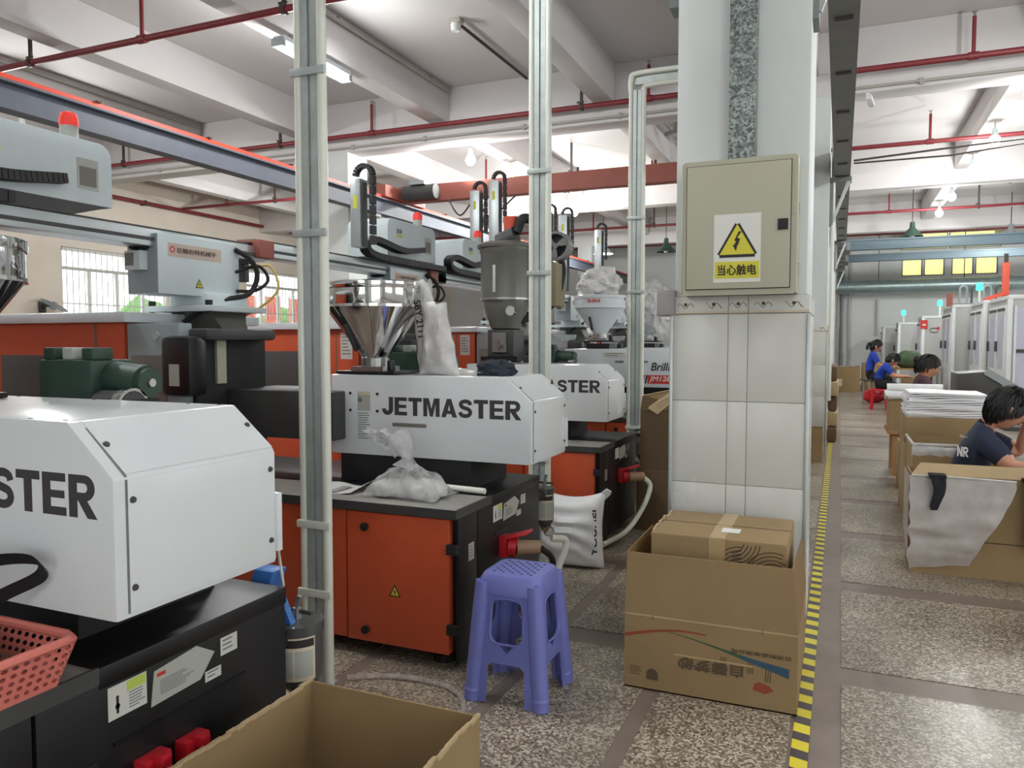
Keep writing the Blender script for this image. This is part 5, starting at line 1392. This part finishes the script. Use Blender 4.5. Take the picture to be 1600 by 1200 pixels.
# ================================================================== right side of the aisle
# --- packing cartons
t = open_carton('near packing carton at the right edge with a film bag hung over it', .386, 1.2, 4.85, 5.15, .56)
MB().hexa([(-.407, -.15, .56), (.407, -.15, .56), (.407, -.144, .56), (-.407, -.144, .56)], [(-.36, -.11, .62), (.407, -.11, .62), (.407, -.104, .62), (-.36, -.104, .62)]).build('folded_flap', 'cardboard_light', t)
MB().box(-.408, .408, -.1515, -.15, .2, .206).build('fold_line', 'print_dark', t)
t = thing('film_drape', 'milky plastic film bag hanging down the front of the near packing carton', 'film', (.386, 4.84, 0))
def drape(u, v):
    # v: 0 top .. 1 bottom ; right edge runs diagonally from the top right to the low tip
    top = .555; bot = .02+.06*u
    w = .51 - (.51-.30)*max(0, (v-.1))/.9*1.0
    x = -.01 + w*u
    z = top + (bot-top)*v
    p = Vector((x, -.012-.05*math.sin(v*math.pi)*(.5+.5*u), z)) + wrinkle((x*1.2, 0, z*3), 5, .018, 2)*(.3+v)
    return tuple(p)
MB().grid(26, 34, drape).build('film_sheet', 'drape_film', t, smooth=True)
MB().grid(4, 20, lambda u, v: (-.012-.004*u, -.01+.3*u, .56-.5*v*(1-.3*u))).build('film_side', 'drape_film', t, smooth=True)
MB().tube([(0, -.012, .557), (.16, -.02, .56), (.34, -.018, .555), (.5, -.016, .55)], .006, n=6).build('film_hem', 'bag_milky', t, smooth=True)
def hang(label, x, w, z0, z1, y):
    t = thing('cloth', label, 'cloth', (x, y, z1), 'black cloths over the packing carton')
    hh = z1-z0
    MB().tube([(.012*math.sin(k*.5), 0, -hh*k/9) for k in range(10)], .1, n=14, rs=[w*.5*(1-.28*(k/9)**1.5)*(1 if k < 9 else .75) for k in range(10)], flat=.22).build('cloth_fold', 'trousers', t, smooth=True)
    MB().box(-w*.4, w*.4, -.015, .09, -.01, .012).build('cloth_top', 'trousers', t, bevel=.005)
hang('short black cloth hanging over the film at the carton corner', .51, .105, .375, .56, 4.79)
hang('long black cloth hanging over the right part of the near packing carton', 1.0, .22, .2, .56, 4.81)
g = 'cartons along the packing side'
t = open_carton('film lined carton directly behind the near packing carton', .46, 1.05, 5.75, 6.3, .62, 'cardboard', group=g)
MB().grid(12, 6, lambda u, v: tuple(Vector((-.3+.6*u, -.27-.012*math.sin(v*3), .63-.09*v)) + wrinkle((u*2, v, 0), 4, .008, 1))).build('film_liner', 'bag_milky', t, smooth=True)
MB().box(-.3, .3, -.282, -.268, .615, .632).box(-.302, -.288, -.28, .28, .615, .632).build('film_rim', 'bag_milky', t, bevel=.004)
closed_carton('lower carton of the pair under the pile of white film sheets', .46, 1.0, 6.35, 6.95, 0, .56, group=g)
t = closed_carton('upper carton carrying the pile of white film sheets', .45, 1.0, 6.36, 6.95, .56, .745, group=g)
for k in range(14):
    z = .747+.0135*k
    def sh(u, v, k=k): return tuple(Vector((.47+.5*u, 6.42+.5*v, z+.0045*math.sin(u*5+k)+.003*mnoise.noise(Vector((u*6, v*6, k)))+.004)) + Vector((.012*math.sin(k*2.1), .01*math.cos(k*1.7), 0)))
    m = MB(); m.grid(10, 8, sh); n0 = len(m.v); nf = list(m.f)
    m.add([(a, b, c-.0128) for a, b, c in m.v], [tuple(reversed(f)) for f in nf])
    edge = [i for i in range(10)] + [10+11*j for j in range(8)] + [98-i for i in range(10)] + [88-11*j for j in range(8)]
    for p, q in zip(edge, edge[1:]+edge[:1]): m.f.append((p, q, q+n0, p+n0)); m.mi.append(0)
    o = solo('film_sheet', m, 'sack_white', ('lowest white film sheet of the pile on the carton' if k == 0 else 'topmost white film sheet of the pile on the carton' if k == 13 else 'white film sheet, %s from the bottom of the pile on the carton' % ('second third fourth fifth sixth seventh eighth ninth tenth eleventh twelfth thirteenth'.split()[k-1])), 'film', (.7, 6.67, z), 'white film sheets in the pile', smooth=True)
# box on a bench with rolled film
t = open_carton('carton standing on a low bench with film rolls on it', .46, .95, 8.3, 8.9, .29, group=g, z=.44)
MB().hexa([(-.245, -.3, .29), (-.24, -.3, .29), (-.24, .3, .29), (-.245, .3, .29)], [(-.28, -.3, .34), (-.275, -.3, .34), (-.275, .3, .34), (-.28, .3, .34)]).build('flap', 'cardboard_light', t)
t = thing('bench', 'low wooden bench under the carton with film rolls', 'bench', (.72, 8.6, 0))
MB().box(-.28, .4, -.32, .32, .41, .44).build('top', 'pallet_wood', t)
for x in (-.2, .34):
    for y in (-.26, .26): MB().box(x-.03, x+.03, y-.03, y+.03, 0, .41).build('leg', 'pallet_wood', t)
for k, (x, y, z, r) in enumerate(((.66, 8.5, .775, .045), (.66, 8.62, .775, .045), (.68, 8.56, .85, .04))):
    t = thing('film_roll', 'roll of white film lying on the bench carton, %s' % ('front one', 'rear one', 'upper one')[k], 'roll', (x, y, z), 'film rolls')
    MB().cyl((-.24, 0, 0), (.25, 0, 0), r, n=16).build('roll', 'sack_white', t, smooth=True)
    MB().ring((-.241, 0, 0), (1, 0, 0), r*.5, r*.3, .002, 12).build('core', 'cardboard', t)
closed_carton('narrow carton standing upright beside the low bench', .5, .68, 7.6, 7.9, 0, .42, 'cardboard', group=g)
open_carton('wide carton in front of the blue shirted packers', .9, 1.7, 15.2, 16.0, .42, group=g)
closed_carton('carton standing behind the wide carton under the far table edge', 1.15, 1.6, 16.9, 17.4, 0, .62, group=g)
# far cartons at the end of the aisle
t = open_carton('big orange brown carton at the far end of the aisle', -.13, .5, 22.2, 22.9, .66, 'cardboard', group=g)
sticker(t, 'front', -.351, -.26, -.12, .14, .33, 'label_cream', 0)
MB().grid(8, 4, lambda u, v: tuple(Vector((-.3+.6*u, -.34+.3*v, .66)) + wrinkle((u*2, v, 0), 4, .04, 4))).build('film_liner', 'bag_milky', t, smooth=True)
closed_carton('carton behind the big far carton, against the wall', .55, 1.1, 22.6, 23.2, 0, .75, group=g)
t = thing('cardboard_sheet', 'loose cardboard flap leaning on the far carton', 'cardboard', (.5, 21.9, 0))
MB().hexa([(0, 0, .25), (.5, 0, .5), (.5, .01, .5), (0, .01, .25)], [(0, .0, .31), (.5, 0, .56), (.5, .01, .56), (0, .01, .31)]).box(.2, .22, 0, .02, 0, .36).build('sheet', 'cardboard_light', t)
t = thing('plastic_stool', 'red plastic stool under the seated packer in blue', 'stool', (.72, 16.55, 0))
MB().box(-.15, .15, -.15, .15, .36, .4).build('seat', 'red_plastic', t, bevel=.015)
for sx in (-1, 1):
    for sy in (-1, 1): MB().cyl((sx*.14, sy*.14, 0), (sx*.11, sy*.11, .37), .025, n=8).build('leg', 'red_plastic', t)
t = thing('bag', 'red plastic bag on the floor beside the far stool', 'bag', (.7, 18.4, 0))
MB().ball((0, 0, .14), (.25, .2, .15), 18, 12, lambda p: Vector((p.x, p.y, max(-.9, p.z)))*(1+.2*mnoise.noise(p*2.5))).build('bag_body', 'red_plastic', t, smooth=True)
t = open_carton('small carton at the foot of the second pillar', -.33, -.155, 8.95, 9.25, .36, group=g)
t = thing('wrapped_bale', 'brown wrapped bales stacked on the aisle side behind the second pillar', 'bale', (-.02, 11.5, 0))
for k in range(5): MB().box(-.12, .0+.012*(k % 2), -.7+.05*(k % 3), .7-.06*(k % 2), .2*k, .2*k+.19).build('bale_wrap', 'cardboard_light' if k % 2 else 'cardboard_dark', t, bevel=.04)

# --- vertical moulding machines along the right
def cabinet(x, y, w, d, h, label, beacon=None, logo=True, stripe=True, win=False, arms=0, top=0.06):
    T = thing('press_cabinet', label, 'machine', (x, y, 0), 'cabinets of the vertical presses')
    MB().box(0, w, 0, d, .06, h).build('body', 'cabinet_grey', T, bevel=.008)
    MB().box(-.01, w+.01, -.01, d+.01, h, h+top).build('roof', 'cabinet_white', T, bevel=.006)
    MB().box(0, w, 0, d, 0, .06).build('plinth', 'dark_grey', T)
    MB().box(-.015, .05, -.02, .05, .06, h).build('corner_post', 'cabinet_white', T, bevel=.006)
    n = 2 if d > 1.2 else 1
    for k in range(n):
        a, b = .08+(d-.12)*k/n, .04+(d-.12)*(k+1)/n
        D = MB().box(-.025, 0, a, b, .12, h-.08).build('door', 'cabinet_white', T, bevel=.006)
        MB().box(-.03, -.024, a+.1, b-.1, .9, h-.2).build('door_window', 'cabinet_lilac', D)
        MB().box(-.06, -.025, b-.08, b-.03, h*.6, h*.6+.16).build('handle', 'dark_grey', D, bevel=.006)
        MB().box(-.035, -.025, a+.04, b-.04, h-.16, h-.12).build('door_track', 'dark_grey', D)
    if stripe: MB().box(.06, w, -.003, 0, .42, .45).build('stripe', 'ink_red', T)
    if logo:
        s = MB(); pts = [(.25+.1*math.cos(R(a)), h-.28+.05*math.sin(R(a))) for a in range(60, 330, 20)]
        for (a, b), (c, e) in zip(pts, pts[1:]): s.obox(((a+c)/2, -.004, (b+e)/2), ((c-a)*.6, 0, (e-b)*.6), (0, .002, 0), (-(e-b)*.3, 0, (c-a)*.3))
        s.build('swoosh_logo', 'dark_grey', T); MB().box(.3, .36, -.006, 0, h-.27, h-.2).build('logo_dot', 'ink_red', T)
        MB().box(w*.75, w*.75+.03, -.015, 0, h*.62, h*.62+.1).build('lock', 'dark_grey', T)
    if win:
        W_ = MB().box(.1, w-.08, -.012, 0, .62, h-.12).build('front_window', 'cabinet_lilac', T)
        MB().box(.07, .1, -.03, 0, .6, h-.1).build('window_post', 'cabinet_white', T); MB().box(w*.5-.02, w*.5+.02, -.03, 0, .6, h-.1).build('window_post', 'cabinet_white', T)
        MB().box(.1, w-.08, -.03, 0, 1.15, 1.2).build('window_bar', 'dark_grey', T)
    if beacon:
        bx, by, bh = beacon
        MB().cyl((bx, by, h+top), (bx, by, h+top+bh), .02, n=10).build('beacon_pole', 'cabinet_white', T)
        MB().lathe([(.05, 0), (.055, .02), (.055, .1), (.04, .13), (.0, .135)], (bx, by, h+top+bh), 16).build('beacon', 'beacon_green', T, smooth=True)
    for k in range(arms):
        ax = .35+.42*k
        A = MB().box(ax-.05, ax+.05, .3, .38, h+top, h+top+.65-.08*(k % 2)).build('arm_column', 'arm_orange' if k < 2 else 'robot_dim', T, bevel=.006)
        MB().box(ax-.03, ax+.03, .32, .36, h+top+.6-.08*(k % 2), h+top+.8-.08*(k % 2)).build('arm_tip', 'rod_dark', A)
        MB().obox((ax-.15, .3, h+top+.08), (.16, 0, .06), (0, .03, 0), (-.01, 0, .03)).build('arm_link', 'arm_orange', A)
    return T
cabinet(2.25, 13.2, 1.6, 1.5, 1.93, 'nearest vertical press cabinet with windowed white frame at the right edge', None, False, False, True, 0)
cabinet(2.22, 15.1, 1.5, 1.35, 1.95, 'grey vertical press cabinet with swoosh logo and red stripe', (-.0, .55, .2), True, True, False, 3)
cabinet(1.97, 16.9, 1.3, 1.5, 1.96, 'pale vertical press cabinet between the logo cabinet and the red marked one', None, False, False)
cabinet(1.76, 20.4, 1.1, 1.1, 1.86, 'vertical press cabinet with red corner badge and green beacon', (.4, .5, .25), True, False)
cabinet(1.4, 22.6, .8, 1.0, 1.76, 'small far press cabinet with green beacon', (.12, .2, .2), False, False)
cabinet(1.12, 24.3, .7, .9, 1.7, 'farthest press cabinet against the end wall', None, False, False)
t = thing('badge', 'red square badge on the corner of the far press cabinet', 'sign', (1.745, 20.37, 1.62)); MB().box(-.03, .12, -.006, .006, 0, .2).build('plate', 'ink_red', t); MB().ball((.05, -.008, .09), (.04, .003, .02), 10, 6).build('mark', 'sign_white', t)
t = thing('gauge_rack', 'rack of arched tubes and valves on top of the press cabinets', 'rack', (2.0, 17.0, 2.02))
MB().box(.0, .9, 0, .3, 0, .03).build('base', 'rail_grey', t)
for k in range(4): MB().tube([(.1+.2*k, .1, .03), (.1+.2*k, .1, .3)] + arc((.16+.2*k, .1, .3), .06, 180, 0, 8) + [(.22+.2*k, .1, .03)], .018, n=8).build('arched_tube', 'dark_grey' if k % 2 else 'robot_dim', t, smooth=True)
MB().box(-.12, -.02, .05, .12, -.02, .22).build('red_post', 'bridge_red', t)
# packing tables
for k, (x0, x1, y0, y1, z, lab) in enumerate(((1.05, 2.2, 8.97, 10.3, .72, 'packing table in front of the maroon shirted packer'), (1.0, 1.9, 17.9, 19.2, .76, 'packing table in front of the blue shirted packers'))):
    t = thing('packing_table', lab, 'table', ((x0+x1)/2, (y0+y1)/2, 0), 'packing tables')
    a, b = (x1-x0)/2, (y1-y0)/2
    MB().box(-a, a, -b, b, z-.03, z).build('top', 'pallet_wood', t)
    for sx in (-1, 1):
        for sy in (-1, 1): MB().box(sx*(a-.05)-.025, sx*(a-.05)+.025, sy*(b-.05)-.025, sy*(b-.05)+.025, 0, z-.03).build('leg', 'rail_grey', t)
t = thing('chute', 'dark sloping parts chute beside the maroon shirted packer', 'chute', (1.35, 9.6, .72))
MB().hexa([(-.2, -.3, 0), (.3, -.3, 0), (.3, .3, 0), (-.2, .3, 0)], [(-.2, -.3, .25), (.1, -.3, .28), (.1, .3, .28), (-.2, .3, .25)]).build('hopper_box', 'dark_grey', t, bevel=.01)
MB().obox((.3, -.3, .12), (.25, 0, -.16), (0, .02, 0), (.02, 0, .03)).build('arm', 'robot_dim', t)
t = thing('bag', 'olive green bag heaped on the far packing table', 'bag', (1.35, 18.3, .76))
MB().ball((0, 0, .17), (.3, .24, .19), 18, 12, lambda p: Vector((p.x, p.y, max(-.85, p.z)))*(1+.2*mnoise.noise(p*2.5))).build('bag_body', 'bag_green', t, smooth=True)

# ================================================================== people
def person(label, J, mats, loc, hair='short', scale=1.0, group=None, face_dir=(1, 0, -.2), hands=True, lev=2):
    """J: joint name -> world position. One skinned body; hair and features are children."""
    L = Vector(loc)
    P = {k: Vector(v) - L for k, v in J.items()}
    names = list(P)
    E = [('pelvis', 'belly', 'shirt'), ('belly', 'chest', 'shirt'), ('chest', 'neck', 'shirt'), ('neck', 'skull', 'skin')]
    rad = {'pelvis': .135, 'belly': .125, 'chest': .135, 'neck': .056, 'skull': .05}
    for s in ('l', 'r'):
        E += [('chest', s+'_sh', 'shirt'), (s+'_sh', s+'_up', 'shirt'), (s+'_up', s+'_el', 'skin' if mats[3] else 'shirt'), (s+'_el', s+'_wr', 'skin'), ('pelvis', s+'_hip', 'pants'), (s+'_hip', s+'_kn', 'pants'), (s+'_kn', s+'_an', 'pants'), (s+'_an', s+'_toe', 'pants')]
        P[s+'_up'] = P[s+'_sh'].lerp(P[s+'_el'], .72)
        rad.update({s+'_sh': .075, s+'_up': .062, s+'_el': .042, s+'_wr': .027, s+'_hip': .095, s+'_kn': .06, s+'_an': .042, s+'_toe': .035})
        if hands:
            w = P[s+'_wr']; d = (w-P[s+'_el']).normalized(); up = Vector((0, 0, 1)); sd = d.cross(up).normalized(); nn = sd.cross(d)
            P[s+'_pa'] = w + d*.065; rad[s+'_pa'] = .03; E.append((s+'_wr', s+'_pa', 'skin'))
            for k, (o, ln) in enumerate(((-.026, .062), (-.009, .075), (.009, .07), (.026, .055))):
                a = f'{s}_f{k}a'; b = f'{s}_f{k}b'; c = f'{s}_f{k}c'
                P[a] = w + d*.085 + sd*o; P[b] = P[a] + d*ln*.55 - nn*.006; P[c] = P[b] + d*ln*.4 - nn*.022
                rad[a] = .0105; rad[b] = .0095; rad[c] = .0085
                E += [(s+'_pa', a, 'skin'), (a, b, 'skin'), (b, c, 'skin')]
            a, b = s+'_ta', s+'_tb'
            P[a] = w + d*.04 + sd*.035; P[b] = P[a] + d*.035 + sd*.016 - nn*.012; rad[a] = .0125; rad[b] = .0105
            E += [(s+'_pa', a, 'skin'), (a, b, 'skin')]
    used = {n for a, b, _ in E for n in (a, b)}
    names = [n for n in P if n in used]; idx = {n: i for i, n in enumerate(names)}
    me = bpy.data.meshes.new('person'); me.from_pydata([P[n] for n in names], [(idx[a], idx[b]) for a, b, _ in E], [])
    ob = bpy.data.objects.new('tmp', me); COL.objects.link(ob)
    md = ob.modifiers.new('s', 'SKIN'); md.use_smooth_shade = True
    sk = me.skin_vertices[0].data
    for n, i in idx.items():
        r = rad[n]*scale; sk[i].radius = (r, r*(.82 if n in ('chest', 'belly', 'pelvis') else 1)); sk[i].use_root = (n == 'pelvis')
    ob.modifiers.new('d', 'SUBSURF').levels = lev
    ob.modifiers['d'].render_levels = lev
    dg = bpy.context.evaluated_depsgraph_get()
    em = bpy.data.meshes.new_from_object(ob.evaluated_get(dg)); bpy.data.objects.remove(ob)
    # the head joins the same mesh
    f = Vector(face_dir).normalized(); sd = f.cross(Vector((0, 0, 1))).normalized(); up = sd.cross(f)
    hc = P['head']; hr = .1*scale
    bm = bmesh.new(); bm.from_mesh(em); n0 = len(bm.faces)
    hm = MB()
    def hf(p):
        # egg shaped head with jaw, brow and nose along +x (face)
        x, y, z = p
        k = 1.0
        if z < -.1: k = 1 - .3*(-z-.1)
        xx = x*1.02*(1 if x < 0 else (1-.12*max(0, z)) ) * (k if x < 0 else 1-.1*max(0, -z))
        yy = y*.8*k
        zz = z*1.22
        if x > .75 and abs(y) < .22 and -.35 < z < .15: xx += .22*(1-abs(y)/.22)*(1-abs(z+.15)/.3 if abs(z+.15) < .3 else 0)
        return Vector((xx, yy, zz))
    hm.ball((0, 0, 0), 1, 28, 18, hf)
    base = len(bm.verts)
    nv = [bm.verts.new(hc + (f*v[0] + sd*v[1] + up*v[2])*hr) for v in hm.v]
    for q in hm.f:
        try: bm.faces.new([nv[i] for i in q])
        except ValueError: pass
    bmesh.ops.remove_doubles(bm, verts=nv, dist=1e-5)
    bm.faces.ensure_lookup_table()
    segs = [(P[a], P[b], m) for a, b, m in E]
    segs_m = {'shirt': 1, 'skin': 0, 'pants': 2}
    for fc in bm.faces:
        fc.smooth = True
        c = fc.calc_center_median()
        if (c-hc).length < hr*1.35: fc.material_index = 0; continue
        best, bd = 0, 9
        for a, b, m in segs:
            ab = b-a; t_ = max(0, min(1, (c-a).dot(ab)/max(1e-9, ab.length_squared))); dd = (c-(a+ab*t_)).length
            rr = .0
            if m == 'skin' and a is P['neck'] and t_ < .12: continue
            if dd < bd: bd = dd; best = segs_m[m]
        fc.material_index = best
    em.materials.clear()
    bm.to_mesh(em); bm.free()
    for m in (mats[0], mats[1], mats[2]): em.materials.append(MATS[m])
    o = bpy.data.objects.new('person', em); COL.objects.link(o); o.location = L
    tag(o, label, 'person', group)
    # hair cap, ears, eyes, mouth
    def H(v): return hc + (f*v[0]+sd*v[1]+up*v[2])*hr
    cap = MB()
    nu, nvv = 26, 12
    vs = []
    for j in range(nvv+1):
        for i in range(nu):
            th = 2*math.pi*i/nu; front = (1+math.cos(th))/2
            lim = R(150 - 90*front**1.25) if hair != 'bun' else R(128 - 66*front**1.3)
            ph = lim*j/nvv
            p = Vector((math.sin(ph)*math.cos(th), math.sin(ph)*math.sin(th), math.cos(ph)))
            q = Vector((p.x*1.08, p.y*.9, p.z*1.27+.02))*(1.09+.05*mnoise.noise(p*6)+.04*mnoise.noise(p*15))
            vs.append(H(q))
    fs = [(j*nu+i, (j+1)*nu+i, (j+1)*nu+(i+1) % nu, j*nu+(i+1) % nu) for j in range(nvv) for i in range(nu)]
    cap.add(vs, fs)
    hr_o = cap.build('hair', 'hair', o, smooth=True)
    lk = MB(); rn = random.Random(len(label)); sc_ = hr
    def cs(th, ph, k):   # a point just above the cap
        p = Vector((math.sin(ph)*math.cos(th), math.sin(ph)*math.sin(th), math.cos(ph)))
        return H(Vector((p.x*1.08, p.y*.9, p.z*1.27+.02))*k)
    for q in range(420 if lev > 2 else 160):
        th = rn.uniform(0, 2*math.pi); front = (1+math.cos(th))/2
        lim = (150 - 90*front**1.25) if hair != 'bun' else (128 - 66*front**1.3)
        ph0 = rn.uniform(4, lim-14); ln_ = rn.uniform(22, 40); dt = rn.uniform(-.25, .25)
        pts = [cs(th+dt*i/4, R(min(ph0+ln_*i/4, lim+7)), 1.10+.035*math.sin(i/4*math.pi)+rn.uniform(0, .02)) for i in range(5)]
        lk.tube(pts, .01, n=4, rs=[.0095*scale, .0105*scale, .009*scale, .006*scale, .0012*scale], flat=.5, cap=False)
    tag(lk.build('hair_locks', 'hair', hr_o, smooth=True), kind='stuff')
    if hair == 'ponytail': MB().tube(spline([H((-1.0, 0, .3)), H((-1.5, 0, .15)), H((-1.6, 0, -.5)), H((-1.45, 0, -1.2))], 6), .03, n=10, rs=None).build('ponytail', 'hair', hr_o, smooth=True)
    if hair == 'bun': MB().ball(tuple(H((-1.15, 0, .55))), .045*scale, 14, 10).build('hair_bun', 'hair', hr_o, smooth=True)
    for s in (-1, 1):
        MB().ball(tuple(H((-.02, s*.93, -.1))), (.022*scale, .012*scale, .032*scale), 12, 8).build('ear', 'skin', o, smooth=True)
        e = MB().ball(tuple(H((.86, s*.34, .1))), .011*scale, 10, 8).build('eye', 'eye_white', o, smooth=True)
        MB().ball(tuple(H((.96, s*.35, .1))), .005*scale, 8, 6).build('iris', 'hair', e, smooth=True)
        MB().tube([H((.93, s*.18, .27)), H((.95, s*.34, .3)), H((.84, s*.5, .26))], .004, n=5).build('eyebrow', 'hair', o)
    MB().tube([H((.92, -.2, -.56)), H((.98, 0, -.55)), H((.92, .2, -.56))], .006, n=6).build('mouth', 'lip', o, smooth=True)
    return o
w1 = person('packer in a navy t-shirt bent over the near carton, hand at the face',
    dict(pelvis=(.76, 5.5, .34), belly=(.745, 5.48, .5), chest=(.765, 5.45, .675), neck=(.83, 5.45, .795), skull=(.875, 5.44, .84), head=(.935, 5.43, .895),
         l_sh=(.81, 5.3, .71), l_el=(.93, 5.2, .575), l_wr=(1.15, 5.13, .6), r_sh=(.84, 5.59, .71), r_el=(1.04, 5.6, .62), r_wr=(1.045, 5.49, .785),
         l_hip=(.8, 5.42, .33), l_kn=(1.14, 5.36, .38), l_an=(1.13, 5.36, .07), l_toe=(1.24, 5.36, .04), r_hip=(.8, 5.6, .33), r_kn=(1.16, 5.62, .38), r_an=(1.14, 5.62, .07), r_toe=(1.25, 5.62, .04)),
    ('skin', 'shirt_navy', 'trousers', True), (.76, 5.5, 0), face_dir=(.93, .15, -.42), scale=1.0, lev=3)
o = block_text('NR', 'paper', .06, .064, w1, (.668-.76, 5.338-5.5, .61)); o.rotation_euler = (0, 0, R(-32))
o = MB().box(-.024, .02, -.0006, 0, -.004, .0).box(-.022, .006, -.0006, 0, -.012, -.009).build('shirt_print', 'sticker', w1); o.location = (.70-.76, 5.325-5.5, .735); o.rotation_euler = (0, R(14), R(-28))
t = stool('low blue plastic stool under the packer in navy', .76, 5.52, None, .225) if False else thing('box_seat', 'low wooden seat under the packer in navy', 'seat', (.74, 5.5, 0))
MB().box(-.15, .17, -.16, .16, .17, .2).build('top', 'pallet_wood', t); 
for sx in (-1, 1): MB().box(.01+sx*.14-.015, .01+sx*.14+.015, -.14, .14, 0, .17).build('leg', 'pallet_wood', t)
def seated(label, x, y, zh, mats, hair, lean=.1, f=(1, 0, -.3), scale=1.0, seat=.42):
    k = (zh-seat-.1)/.68
    z = lambda v: seat + .1 + (v-.1)*k
    return person(label, dict(pelvis=(x, y, seat+.12), belly=(x+lean*.3, y, seat+.1+.2*k), chest=(x+lean, y, seat+.1+.4*k), neck=(x+lean*1.5, y, seat+.1+.5*k), skull=(x+lean*1.7, y, seat+.1+.54*k), head=(x+lean*2.0, y, seat+.1+.6*k),
         l_sh=(x+lean*1.2, y-.16, seat+.1+.43*k), l_el=(x+lean*1.2+.12, y-.2, seat+.1+.2*k), l_wr=(x+lean+.34, y-.14, seat+.1+.2*k), r_sh=(x+lean*1.2, y+.16, seat+.1+.43*k), r_el=(x+lean*1.2+.12, y+.2, seat+.1+.2*k), r_wr=(x+lean+.34, y+.12, seat+.1+.2*k),
         l_hip=(x+.03, y-.09, seat+.09), l_kn=(x+.42, y-.11, seat+.06), l_an=(x+.42, y-.11, .07), l_toe=(x+.52, y-.11, .04), r_hip=(x+.03, y+.09, seat+.09), r_kn=(x+.42, y+.11, seat+.06), r_an=(x+.42, y+.11, .07), r_toe=(x+.52, y+.11, .04)),
         mats, (x, y, 0), hair=hair, face_dir=f, scale=scale)
seated('packer in a maroon shirt with tied dark hair seated behind the film pile', .74, 9.3, 1.1, ('skin', 'shirt_maroon', 'trousers', False), 'bun', .06)
seated('packer in blue seated on the red stool with head bowed', .66, 16.55, 1.02, ('skin', 'shirt_blue', 'trousers', True), 'short', .14, (.8, 0, -.6), seat=.4)
seated('ponytailed packer in blue seated behind the bowed one', .56, 18.0, 1.3, ('skin', 'shirt_blue', 'trousers', True), 'ponytail', .07, seat=.5)
for lab, x, y, h in (('plain stool under the packer in maroon', .74, 9.3, .44), ('plain stool under the ponytailed packer', .56, 18.0, .52)):
    t = thing('stool', lab, 'stool', (x, y, 0), 'plain stools')
    MB().lathe([(.15, h-.04), (.16, h-.02), (.15, h)], n=20).build('seat', 'dark_grey', t)
    for a in range(45, 360, 90): MB().cyl((.14*math.cos(R(a)), .14*math.sin(R(a)), 0), (.1*math.cos(R(a)), .1*math.sin(R(a)), h-.03), .016, n=8).build('leg', 'rail_grey', t)
